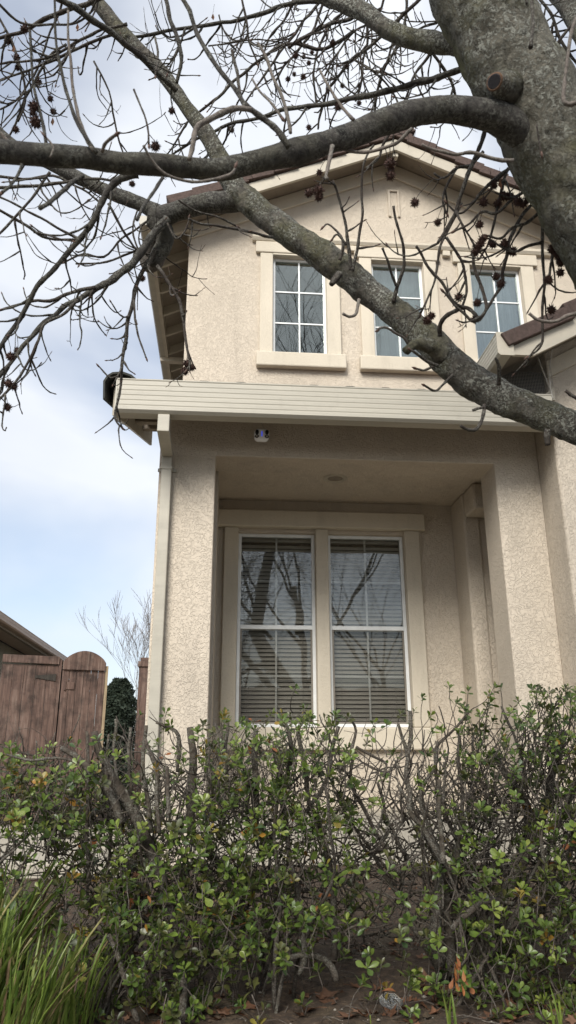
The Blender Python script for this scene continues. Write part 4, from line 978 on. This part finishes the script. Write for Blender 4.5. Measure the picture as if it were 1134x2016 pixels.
for (x, y) in BALLS:
    best = None
    for (sx, sy, p, r) in SS:
        d = math.hypot(sx-x, (sy-(y-30))*0.9) + (60 if sy > y-4 else 0)
        if best is None or d < best[0]: best = (d, sx, sy, p, r)
    p = best[3]; c = proj(p)[2]
    sm = 0.8 if y < 260 and 550 < x < 720 else 1.0
    q = atc(x, y, c); o = inst('seed_ball', BM[trnd.randrange(4)], T)
    c_ = max(0.8, 1.0)
    o.location = q-TL; o.rotation_euler = (trnd.uniform(0, 6), trnd.uniform(0, 6), trnd.uniform(0, 6)); o.scale = (sm*trnd.uniform(0.9, 1.12),)*3
    top = q+Vector((0, 0, 0.009)); mid = p.lerp(top, 0.55)+Vector((0, 0, -0.25*(p-top).length*0.3)); mid.x = (top.x*0.75+p.x*0.25); mid.y = top.y*0.75+p.y*0.25
    b = MB(); b.tube([p, mid, top], [0.0013, 0.0010, 0.0009], 4); st = b.build('stalk', 'bark_twig', T); st.location = -TL
# a few old curled leaves still caught in the twigs
for (x, y, c) in ((152,52,2.6),(103,238,2.4),(419,32,2.7),(26,95,2.6),(985,362,2.2)):
    q = atc(x, y, c); b = MB(); b.add([(0,0,0.015),(0.006,0.003,0.0),(0.003,0.0,-0.02),(-0.006,0.004,-0.002),(0.0,0.008,-0.004)], [(0,1,4),(1,2,4),(2,3,4),(3,0,4)])
    o = b.build('dead_leaf', 'leaf_dead', T); o.location = q-TL
    b = MB(); b.tube([q+Vector((0,0,0.015)), q+Vector((0.004,0,0.06))], [0.0006, 0.0006], 3); o = b.build('stalk', 'bark_twig', T); o.location = -TL

# ---------------------------------------------------------------- hedge of evergreen shrubs
hr = random.Random(3)
def leaf(L=1.0, W=0.36, fold=0.10, bend=0.12):
    """obovate leaf along +Y from the origin, length 1"""
    prof = [(0.0, 0.03), (0.18, 0.10), (0.42, 0.33), (0.66, 0.50), (0.84, 0.42), (0.96, 0.18), (1.0, 0.0)]
    vs = []; 
    for t, wv in prof:
        x = wv*W; z = -bend*t*t
        vs += [(-x, t, z+fold*wv), (0, t, z), (x, t, z+fold*wv)]
    fs = []
    for k in range(len(prof)-1):
        a = 3*k; fs += [(a, a+1, a+4, a+3), (a+1, a+2, a+5, a+4)]
    return vs, fs
LV = [leaf(W=0.50, bend=0.10), leaf(W=0.42, bend=0.25, fold=0.2), leaf(W=0.56, bend=0.04, fold=0.15)]
LMATS = ['leaf_green', 'leaf_fresh', 'leaf_olive', 'leaf_yellow', 'leaf_orange']
LM = {}
def leafmesh(k, mi):
    if (k, mi) not in LM:
        b = MB(); b.add(*LV[k]); LM[(k, mi)] = b.mesh('leaf', LMATS[mi], True)
    return LM[(k, mi)]
def rosette(center, axis, size, mi, nl):
    """leaf matrices of one whorl"""
    res = []; axis = axis.normalized(); x = axis.orthogonal().normalized(); y = axis.cross(x); a0 = hr.uniform(0, 6.28)
    for k in range(nl):
        t = k/nl; ang = a0+k*2.4; out = x*math.cos(ang)+y*math.sin(ang)
        tilt = 1.25-0.95*t+hr.uniform(-.2, .2)         # outer leaves spread, inner upright
        d = (axis*math.cos(tilt)+out*math.sin(tilt)).normalized(); d = (d+Vector((0,0,-0.12*hr.random()))).normalized()
        nrm = (axis*math.sin(tilt)-out*math.cos(tilt)); side = d.cross(nrm).normalized(); nrm = side.cross(d)
        tw_ = hr.uniform(-.35, .35); side2 = side*math.cos(tw_)+nrm*math.sin(tw_); nrm = side2.cross(d)
        s = size*(1.0-0.45*t)*hr.uniform(0.85, 1.12)
        if side2.length < 0.5: continue
        Mx = Matrix((( side2.x*s, d.x*s, nrm.x*s, 0), (side2.y*s, d.y*s, nrm.y*s, 0), (side2.z*s, d.z*s, nrm.z*s, 0), (0, 0, 0, 1)))
        Mx.translation = center - axis*(0.022*(1-t)); m2 = mi
        if mi == 0 and t > 0.7 and hr.random() < 0.5: m2 = 1
        if mi in (0, 2) and hr.random() < 0.02: m2 = 3
        res.append((Mx, hr.randrange(3), m2))
    return res
DX_ = [50,150,250,350,450,550,650,750,850,950,1050,1140]
DENS = {1375:[0,0,0,0,0,.6,0,0,.6,2.5,5,6],1425:[0,0,.5,1.2,3.5,4,3,.8,1.2,4,6,6],1475:[1.5,1,1.5,1.6,5,5.5,4,1,.8,4,5,5],1525:[5,5,1.5,1.5,4,4,3,.8,2,3,3,3],
 1575:[7,5,2.5,2.5,5,5,3,1,1.5,2.5,2.5,3],1625:[6,6,4,3.5,5,5,3.5,1.5,2,2.5,3,4],1675:[1,3.5,5.5,5,5,5,3.5,1.5,2,2.5,4,5],1725:[1,4,6.5,7,5,5,4,2,3,2.5,4,4],
 1775:[.5,4,7,8,7,5,4,2.5,3,3,4,5],1825:[.3,3,5.5,8,7,5,3.5,2.5,2,4,5,5],1875:[0,2,4,6,5,3,1.2,1.2,1.8,3,5,5],1925:[0,1,3,4.5,2,.6,.2,.9,3,2.5,3.5,4],1975:[0,1.4,1.5,4.5,1.2,.5,.0,.3,.8,.8,2.2,2.5],2030:[0,1,1,3,.5,.3,0,0,.5,.8,2,2]}
SHR = [('left shrub of the hedge, dense green leaves in front of the wooden gates', -200, 205, 30, -1.15),
       ('hedge shrub with bare cut upright stems in front of the downspout', 205, 480, 330, -0.42),
       ('middle hedge shrub below the porch window with twiggy top', 480, 790, 640, 0.22),
       ('right shrub of the hedge, tallest, with thick dark stems before the right pillar', 790, 1400, 900, 0.95)]
def hdepth(y): return hr.uniform(2.84, 3.3) if y < 1880 else hr.uniform(2.86, 3.2)
def clampground(p):
    z = ghn(p.x, p.y)+0.03
    if p.z < z: p.z = z
    return p
def walk(p, d, L, r, up, wild, step=0.03, n=4, lo=0.6):
    q = p.copy(); dd = d.normalized(); m = max(3, int(L/step)); P_ = [q.copy()]; Q = [r]
    for k in range(m):
        dd = (dd+Vector((hr.gauss(0,1), hr.gauss(0,1), hr.gauss(0,1)))*wild+Vector((0,0,up))).normalized(); q = q+dd*(L/m)
        g = ghn(q.x, q.y)+0.01
        if q.z < g: q.z = g; dd.z = abs(dd.z)
        P_.append(q.copy()); Q.append(r*(1-(1-lo)*(k+1)/m)*(1.1 if k % 3 == 1 else 1))
    return P_, Q
# stems that can be followed in the photograph: (points px,py,width), depth Y
STEMS = {0: [([(120,1472,15),(150,1490,17),(180,1520,20),(215,1560,22),(240,1620,24)], 3.0), ([(228,1415,9),(226,1460,10),(230,1520,11),(235,1560,12)], 3.1), ([(10,1485,6),(60,1497,8),(110,1492,8),(150,1500,8)], 2.95), ([(170,1440,9),(171,1500,10),(172,1600,11),(176,1740,12)], 3.05),
             ([(270,2010,18),(255,1960,17),(235,1890,16),(215,1840,15)], 2.95), ([(100,1660,11),(130,1640,12),(190,1600,14),(240,1590,16)], 3.1)],
         1: [([(183,1440,20),(205,1500,30),(235,1560,34),(265,1600,36),(300,1680,36),(330,1760,30),(350,1880,24),(358,2010,22)], 3.1), ([(254,1432,10),(254,1500,12),(256,1560,12)], 3.05), ([(287,1428,13),(282,1480,13),(288,1550,15),(298,1640,16)], 3.0),
             ([(290,1455,11),(305,1510,13),(310,1570,14),(314,1640,14)], 2.95), ([(326,1510,12),(328,1560,13),(330,1610,14)], 2.9), ([(375,1432,20),(380,1500,23),(378,1570,24),(375,1650,24)], 3.15), ([(309,1422,8),(345,1440,11),(352,1470,12),(350,1520,12)], 3.1),
             ([(446,1420,11),(444,1480,12),(448,1540,12)], 3.1), ([(505,1435,16),(504,1490,20),(503,1560,21),(505,1650,20)], 3.2), ([(360,2015,24),(362,1940,24),(345,1870,24),(330,1830,22)], 3.0), ([(540,1850,16),(480,1800,18),(430,1700,20),(380,1640,20)], 3.2)],
         2: [([(590,1440,12),(600,1500,14),(610,1580,15),(640,1660,18),(660,1800,22),(650,1900,24)], 3.2), ([(665,1430,12),(655,1480,13),(640,1540,14),(600,1600,14)], 3.1), ([(690,1415,9),(700,1440,9),(690,1480,10),(670,1520,11)], 3.0), ([(780,1425,9),(790,1455,10),(803,1490,12),(800,1520,14),(810,1560,15),(808,1600,17),(840,1640,18),(870,1700,24)], 3.05),
             ([(805,1400,13),(806,1450,14),(802,1490,13)], 3.05), ([(705,1470,8),(740,1490,9),(762,1505,9),(755,1530,8)], 2.95), ([(700,1480,9),(690,1540,10),(720,1600,12),(760,1680,14),(790,1720,14)], 3.15), ([(560,1420,10),(575,1480,12),(560,1560,12),(570,1680,14),(600,1860,18),(590,1920,18)], 3.1), ([(745,1540,9),(760,1600,10),(780,1650,12),(810,1700,14)], 3.3), ([(540,1900,14),(590,1880,18),(640,1890,18),(660,1930,22)], 3.1)],
         3: [([(1112,1440,26),(1098,1480,28),(1085,1530,28),(1072,1590,28),(1060,1640,28),(1030,1700,34),(980,1790,40),(950,1860,44),(940,1930,46)], 3.2), ([(864,1535,15),(866,1590,15),(868,1650,16),(872,1700,17)], 2.95), ([(1134,1540,14),(1120,1580,16),(1128,1650,18),(1100,1740,22)], 3.2), ([(970,1480,16),(1000,1530,22),(1030,1570,26),(1040,1620,28),(1030,1690,30)], 3.3),
             ([(860,1460,8),(858,1500,9),(830,1550,12),(828,1590,12),(850,1640,14)], 3.1), ([(925,1400,8),(890,1440,9),(858,1475,10),(860,1530,11),(880,1600,12)], 3.15), ([(875,1500,10),(873,1560,11),(880,1620,12)], 3.1), ([(900,1440,10),(905,1500,12),(910,1570,13),(905,1660,15),(890,1760,20)], 3.2),
             ([(870,1690,26),(865,1760,32),(860,1830,34),(865,1900,40)], 3.15), ([(905,1660,22),(890,1740,34),(900,1830,44),(910,1910,50)], 3.25), ([(1060,1620,12),(1065,1680,12),(1075,1730,12)], 3.0), ([(840,1640,20),(870,1730,26),(885,1830,30),(890,1920,34)], 3.2), ([(890,1830,16),(930,1790,20),(970,1770,20),(1010,1780,16)], 3.0), ([(980,1700,26),(940,1760,30),(925,1840,34),(920,1920,38)], 3.3),
             ([(1134,1780,16),(1080,1740,20),(1030,1730,22),(980,1760,24)], 3.3), ([(985,1390,8),(1010,1440,9),(1030,1500,10),(1035,1560,12)], 3.3)]}
clusters = {}
for (lab, xa, xb, xc, xw) in SHR:
    si = SHR.index((lab, xa, xb, xc, xw)); base = Vector((xw, 3.2, ghn(xw, 3.2)))
    s = empty('shrub', lab, 'shrub', tuple(base), None); off = -base
    def put(mb, name, mats, smooth=True, kind=None):
        o = mb.build(name, mats, s, smooth); o.location = off
        if kind: o['kind'] = kind
        return o
    for pts, Y in STEMS[si]:                    # followed stems
        P_ = smoothpath([(atY(x, y, Y), w_*0.29*Y/0.96/FPX) for x, y, w_ in pts], 3)
        P_ = [(p + Vector((noise.noise(p*12), noise.noise(p*12+Vector((9,0,0))), 0))*0.012, r) for p, r in P_]
        mb = MB(); mb.tube([p for p, _ in P_], [r*1.0 for _, r in P_], 8, wob=0.22); put(mb, 'stem', 'hedge_wood')
    # many thinner stems fanning out from the base
    x0w = atY(xa, 1700, 3.2).x; x1w = atY(xb, 1700, 3.2).x; x1w = min(x1w, 2.2); x0w = max(x0w, -2.0)
    wid = x1w-x0w
    for k in range(int(11*wid/0.7)):
        bx = base.x+hr.uniform(-.25, .25)*wid*0.5; by = 3.2+hr.uniform(-.2, .25); p = Vector((bx, by, ghn(bx, by)-0.02)); tx = hr.uniform(x0w, x1w)
        tgt = Vector((tx, 3.2+hr.uniform(-.3, .35), ghn(bx, by)+hr.uniform(0.7, 0.95))); P_, Q = walk(p, (tgt-p), (tgt-p).length*0.98, hr.uniform(0.004, 0.009), 0.02, 0.11, 0.05)
        lim_ = next((i_ for i_, p_ in enumerate(P_) if p_.z > 0.97), len(P_)); P_, Q = P_[:lim_], Q[:lim_]
        mb = MB(); mb.tube(P_, Q, 6, wob=0.15); put(mb, 'stem', 'hedge_wood')
    mb = MB()
    ntw = int(560*wid/0.7)
    for k in range(ntw):                          # twig tangle
        px = hr.uniform(xa-20, xb+20) if xb < 1300 else hr.uniform(xa-20, 1230)
        py = hr.triangular(1430, 1900, 1600)
        lim = 1400+70*(px < 260)-40*(px > 950)
        if py < lim+20*hr.random(): continue
        if 700 < px < 900 and hr.random() < 0.45: continue
        if px < 120 and 1630 < py < 1730: continue
        p = atY(px, py, hr.uniform(3.0, 3.65)); a = hr.uniform(0, 6.28)
        d = Vector((math.cos(a)*0.9, math.sin(a)*0.5, hr.uniform(-.25, 1.0)))
        L = hr.uniform(0.06, 0.26)
        top = 1.02 if px < 850 else 1.12
        if p.z+d.normalized().z*L > top: L *= 0.4
        r = hr.choice((0.0010, 0.0013, 0.0016, 0.002, 0.0028)); P_, Q = walk(p, d, L, r, 0.03, 0.22, 0.025)
        mb.tube(P_, Q, 4 if r > 0.002 else 3)
        if hr.random() < 0.6:
            i = len(P_)//2; P2, Q2 = walk(P_[i], Vector((hr.uniform(-1,1), hr.uniform(-1,1), hr.uniform(-.2,1))), L*0.5, r*0.7, 0.03, 0.2, 0.025); mb.tube(P2, Q2, 3)
    put(mb, 'twigs', 'hedge_twig', kind='stuff')
    mb = MB()
    for k in range(int(210*wid/0.7)):            # darker, thicker branchlets deeper inside
        px = hr.uniform(xa, min(xb, 1230)); py = hr.triangular(1480, 1960, 1690)
        if px < 180 and py > 1750: continue
        p = atY(px, py, hr.uniform(3.05, 3.65)); clampground(p); a = hr.uniform(0, 6.28); P_, Q = walk(p, Vector((math.cos(a), math.sin(a)*0.6, hr.uniform(-.1, 1.2))), hr.uniform(0.12, 0.34), hr.uniform(0.0025, 0.005), 0.03, 0.2, 0.03); mb.tube(P_, Q, 5)
    put(mb, 'branchlets', 'hedge_wood', kind='stuff')
    # leaves in whorls
    ros = []
    for y, row in DENS.items():
        for xg, dn in zip(DX_, row):
            if not (xa <= xg < xb): continue
            ex = 1 if xg < 1140 else 1.6
            n_ = dn*(4.3 if y < 1650 else 3.5)*ex*(0.55 if 720 < xg < 900 and 1450 < y < 1900 else 1); n_ = int(n_)+(hr.random() < n_-int(n_))
            for _ in range(n_):
                px = xg+hr.uniform(-50, 50 if xg < 1140 else 110); py = y+hr.uniform(-25, 25); ros.append((px, py, hdepth(py)))
            if xg == 50:
                for _ in range(int(dn*1.2)): ros.append((hr.uniform(-120, 0), y+hr.uniform(-25, 25), hr.uniform(2.8, 3.4)))
    ros.sort(key=lambda r: r[2])
    tw = MB(); fol = MB(); nobj = 0
    for i, (px, py, Y) in enumerate(ros):
        c = clampground(atY(px, py, Y)); ax = Vector((hr.uniform(-.7, .7), hr.uniform(-.9, .2), hr.uniform(0.35, 1.4))).normalized()
        q = hr.random(); yel = 0.09 if (380 < px < 620 and py < 1800) or (px < 200 and py < 1560) else 0.035
        mi = 3 if q < yel else (4 if q < yel*1.25 else (2 if q < 0.28 else (1 if q < 0.50 else 0)))
        size = hr.uniform(0.030, 0.048)*(0.85 if py < 1480 else 1)
        for Mx, k, m2 in rosette(c, ax, size, mi, hr.choice((5, 6, 7, 8, 9)) if mi != 4 else 2):
            if nobj < 290 and i % 2 == 0:
                o = inst('leaf', leafmesh(k, m2), s); Mx = Mx.copy(); Mx.translation += off; o.matrix_basis = Mx; nobj += 1
            else:
                vs, fs = LV[k]; fol.add([tuple(Mx @ Vector(v)) for v in vs], fs, m2)
        L = hr.uniform(0.06, 0.16) if py > 1520 else hr.uniform(0.14, 0.30); P_, Q = walk(c, -ax+Vector((0, 0.25, -0.3)), L, 0.0013, -0.02, 0.14, 0.025, lo=1.8); tw.tube(P_, Q, 4)
    put(fol, 'foliage', LMATS, kind='stuff'); put(tw, 'twigs', 'hedge_twig', kind='stuff')

# dry orange leaf spray hanging in front of the hedge
s = empty('dried_leaf_spray', 'hanging spray of dry orange leaves low in the hedge right of centre', 'dried leaves', tuple(atY(900, 1895, 2.72)))
for k in range(11):
    o = inst('leaf', leafmesh(k % 3, 4), s); a = hr.uniform(-.5, .5)
    o.location = (hr.uniform(-.018, .018), hr.uniform(-.01, .01), -0.008*k+0.02); o.rotation_euler = (R(hr.uniform(-110, -70)), R(hr.uniform(-40, 40)), R(hr.uniform(-50, 50))); o.scale = (0.026, 0.034, 0.03)
b = MB(); b.tube([(0, 0.01, 0.12), (0.005, 0.0, 0.06), (0, 0, 0.0), (0, 0, -0.07)], [0.0016, 0.0014, 0.0012, 0.0008], 4); b.build('stalk', 'hedge_twig', s)

# ---------------------------------------------------------------- strappy clumps on the left
def blade(L, wd, lean, curl, cut):
    vs = []; n = 7
    for k in range(n+1):
        t = k/n; y = lean*t*t*L+curl*max(0, t-0.5)**2*L; z = L*(t-0.18*(lean+curl)*t*t); wv = wd*(0.75+0.35*min(1, t*3))*(1 if cut else (1-max(0, t-0.45)**1.5*2.4))
        wv = max(wv, 0.0005); vs += [(-wv/2, y-wv*0.18, z), (0, y+wv*0.10, z), (wv/2, y-wv*0.18, z)]
    fs = []
    for k in range(n): a = 3*k; fs += [(a, a+1, a+4, a+3), (a+1, a+2, a+5, a+4)]
    return vs, fs
BV = [blade(1, 0.026+0.006*(k % 3), 0.02+0.055*k, 0.18*(k % 3), k % 2 == 0) for k in range(7)]
BMs = []
for v_, f_ in BV:
    b = MB(); b.add(v_, f_); BMs.append(b.mesh('leaf_blade', 'blade_green', True))
for lab, cx_, cy_, nb_, hgt in (('strappy green clump at the left edge behind the others, under the hedge', -0.86, 3.12, 120, 0.50), ('nearest strappy green clump in the bottom left corner', -0.70, 2.62, 130, 0.38), ('strappy green clump between the corner clump and the hedge stems', -0.60, 2.92, 90, 0.30), ('strappy green clump cut off by the left edge of the picture', -0.88, 2.82, 120, 0.46)):
    s = empty('strap_leaved_plant', lab, 'plant', (cx_, cy_, ghn(cx_, cy_)), 'strappy clumps left of the hedge'); fol = MB()
    for k in range(nb_*2):
        a = hr.uniform(0, 6.28); rr = 0.20*math.sqrt(hr.random()); x, y = rr*math.cos(a), rr*math.sin(a); Lb = hgt*hr.uniform(0.55, 1.15); j = hr.randrange(7)
        Mx = Matrix.Translation((x, y, ghn(cx_+x, cy_+y)-s.location.z-0.01)) @ Matrix.Rotation(a-math.pi/2+hr.uniform(-1.0, 1.0), 4, 'Z') @ Matrix.Rotation(hr.uniform(-0.20, 0.12), 4, 'X') @ Matrix.Diagonal((hr.uniform(0.18, 0.36), Lb, Lb, 1))
        if k < nb_: inst('leaf_blade', BMs[j], s, Mx)
        else: fol.add([tuple(Mx @ Vector(v)) for v in BV[j][0]], BV[j][1])
    tag(fol.build('foliage', 'blade_green', s, True), kind='stuff')
for lab, px, py, nb_, hgt in (('single pair of green blades sprouting from the soil at the bottom right of centre', 735, 2010, 3, 0.13), ('thin tuft of green blades at the bottom beside the right stems', 890, 2005, 5, 0.17), ('tuft of green blades in the bottom right corner', 1098, 2010, 7, 0.19)):
    p = atY(px, py, 2.72); s = empty('blade_tuft', lab, 'plant', (p.x, p.y, ghn(p.x, p.y)-0.01))
    for k in range(nb_):
        a = hr.uniform(0, 6.28); Lb = hgt*hr.uniform(0.7, 1.1)
        inst('leaf_blade', BMs[hr.randrange(4)], s, Matrix.Translation((0.012*math.cos(a), 0.012*math.sin(a), 0)) @ Matrix.Rotation(a, 4, 'Z') @ Matrix.Diagonal((Lb*1.9, Lb, Lb, 1)))

# ---------------------------------------------------------------- on the soil: dead leaves, sticks, pebbles, a clear lid
def deadleaf(seed):
    rr = random.Random(seed); b = MB(); n = 11; vs = [(0, 0, 0.004)]
    for k in range(n):
        a = 2*math.pi*k/n; r = 1.0 if k % 2 == 0 else 0.52
        if k == n-1: r = 0.5
        x, y = r*math.cos(a)*0.9, r*math.sin(a)
        vs.append((x, y, 0.30*rr.random()*r+0.28*x*x*rr.uniform(0.2, 1.2)))
    b.add(vs, [(0, k+1, (k+1) % n+1) for k in range(n)]); b.tube([(0, 0, 0), (-0.9, -0.5, 0.15), (-1.5, -0.7, 0.1)], [0.03, 0.025, 0.02], 4); return b.mesh('fallen_leaf', 'leaf_dead')
DL = [deadleaf(s) for s in range(6)]
spots = []
for (x, y) in ((575,1950),(600,1965),(630,1962),(645,1958),(650,1975),(608,1985),(590,2005),(735,1895),(560,1935),(930,1905),(915,1880),(990,1950),(1045,1925),(1060,1985),(965,2005),(1000,1935),(860,1890),(790,1870),(700,1945),(490,1985),(470,2000),(440,1960),(330,1930),(265,1975),(240,1950),(300,1995),(130,1930),(520,1900),(415,1975),(1110,1900),(900,1965),(1080,1945),(840,1930),(690,2005),(1010,2012)):
    spots.append((x, y))
for k, (x, y) in enumerate(spots):
    p = atY(x, y, 2.8); d = ray(x, y); t = (CAM.z-0.0)/(-d.z); p = CAM+d*t; z = ghn(p.x, p.y); p = CAM+d*((CAM.z-z)/(-d.z))
    o = inst('fallen_leaf', DL[k % 6]); o.location = (p.x, p.y, ghn(p.x, p.y)+0.003); sc_ = hr.uniform(0.030, 0.050); o.scale = (sc_, sc_, sc_*hr.uniform(0.7, 1.3)); o.rotation_euler = (hr.uniform(-.4, .4), hr.uniform(-.4, .4), hr.uniform(0, 6.28))
    tag(o, 'curled brown fallen leaf lying on the dark soil under the hedge', 'leaf', 'fallen leaves under the hedge')
b = MB()
def leafpatch(x, y, s, b, up=0.0):
    k = hr.randrange(6); rot = Matrix.Translation((x, y, ghn(x, y)+0.003+up)) @ Matrix.Rotation(hr.uniform(0, 6.28), 4, 'Z') @ Matrix.Rotation(hr.uniform(-.7, .7), 4, 'X') @ Matrix.Scale(s, 4)
    me = DL[k]; b.add([tuple(rot @ v.co) for v in me.vertices], [tuple(p.vertices) for p in me.polygons])
for k in range(1100):
    x = hr.uniform(-1.5, 2.2); y = hr.triangular(2.3, 4.4, 3.1)
    if noise.noise(Vector((x*2.2, y*2.2, 4))) < -0.08: continue
    leafpatch(x, y, hr.uniform(0.014, 0.038), b)
for k in range(60):
    x = hr.gauss(0.05, 0.15); y = hr.uniform(3.1, 3.4); leafpatch(x-0.4, y, hr.uniform(0.015, 0.03), b, hr.uniform(0.05, 0.5))
for k in range(900):
    x = hr.uniform(-3, 3); y = hr.uniform(3.8, 5.9); leafpatch(x, y, hr.uniform(0.008, 0.02), b)
tag(b.build('leaf_litter', 'leaf_dead'), 'dark mat of small dead leaves under and behind the hedge', 'leaf litter', kind='stuff')
b = MB()
for k in range(620):
    x = hr.uniform(-1.4, 2.0); y = hr.triangular(2.3, 4.0, 2.8); z = ghn(x, y)+0.004; a = hr.uniform(0, 6.28); L_ = hr.uniform(0.02, 0.13)
    P_ = [Vector((x, y, z)), Vector((x+math.cos(a)*L_/2, y+math.sin(a)*L_/2, z+hr.uniform(0, .015))), Vector((x+math.cos(a+.3)*L_, y+math.sin(a+.3)*L_, z+hr.uniform(-.002, .012)))]; r = hr.uniform(0.0007, 0.002); b.tube(P_, [r, r, r*.7], 3)
tag(b.build('fallen_twigs', 'hedge_twig'), 'thin fallen twigs scattered on the soil', 'twigs', kind='stuff')
b = MB()
for k in range(2600):
    x = hr.uniform(-1.4, 2.0); y = hr.triangular(2.3, 4.2, 2.8); s = abs(hr.gauss(0, 0.0035))+0.0015; z = ghn(x, y)+s*0.3
    vs = [(x+s*hr.uniform(.7,1.2), y, z), (x-s*hr.uniform(.7,1.2), y, z), (x, y+s, z), (x, y-s, z), (x, y, z+s*hr.uniform(.5,1)), (x, y, z-s)]
    b.add(vs, [(0,2,4),(2,1,4),(1,3,4),(3,0,4)], 0 if hr.random() < 0.12 else 1)
tag(b.build('soil_crumbs', ['pebble', 'soil']), 'crumbs of soil and small stones on the bed', 'soil', kind='stuff')
d = ray(770, 1985); p = CAM+d*((CAM.z-0.0)/(-d.z)); b = MB(); n = 28; rings = [(0.0, 0.012), (0.018, 0.012), (0.020, 0.016), (0.034, 0.014), (0.043, 0.008), (0.045, 0.0), (0.043, -0.001)]
b.v = []; 
for r, z in rings:
    for k in range(n): b.v.append((max(r, 0.0008)*math.cos(2*math.pi*k/n), max(r, 0.0008)*math.sin(2*math.pi*k/n), z*(1+0.15*math.cos(6.0*2*math.pi*k/n))))
for j in range(len(rings)-1):
    for k in range(n): b.f.append((j*n+k, j*n+(k+1) % n, (j+1)*n+(k+1) % n, (j+1)*n+k)); b.mi.append(0)
o = b.build('plastic_lid', 'clear_plastic', None, True); o.location = (p.x, p.y, ghn(p.x, p.y)+0.012); o.rotation_euler = (R(18), R(6), 0)
tag(o, 'scuffed round clear plastic lid lying on the dark soil', 'lid')
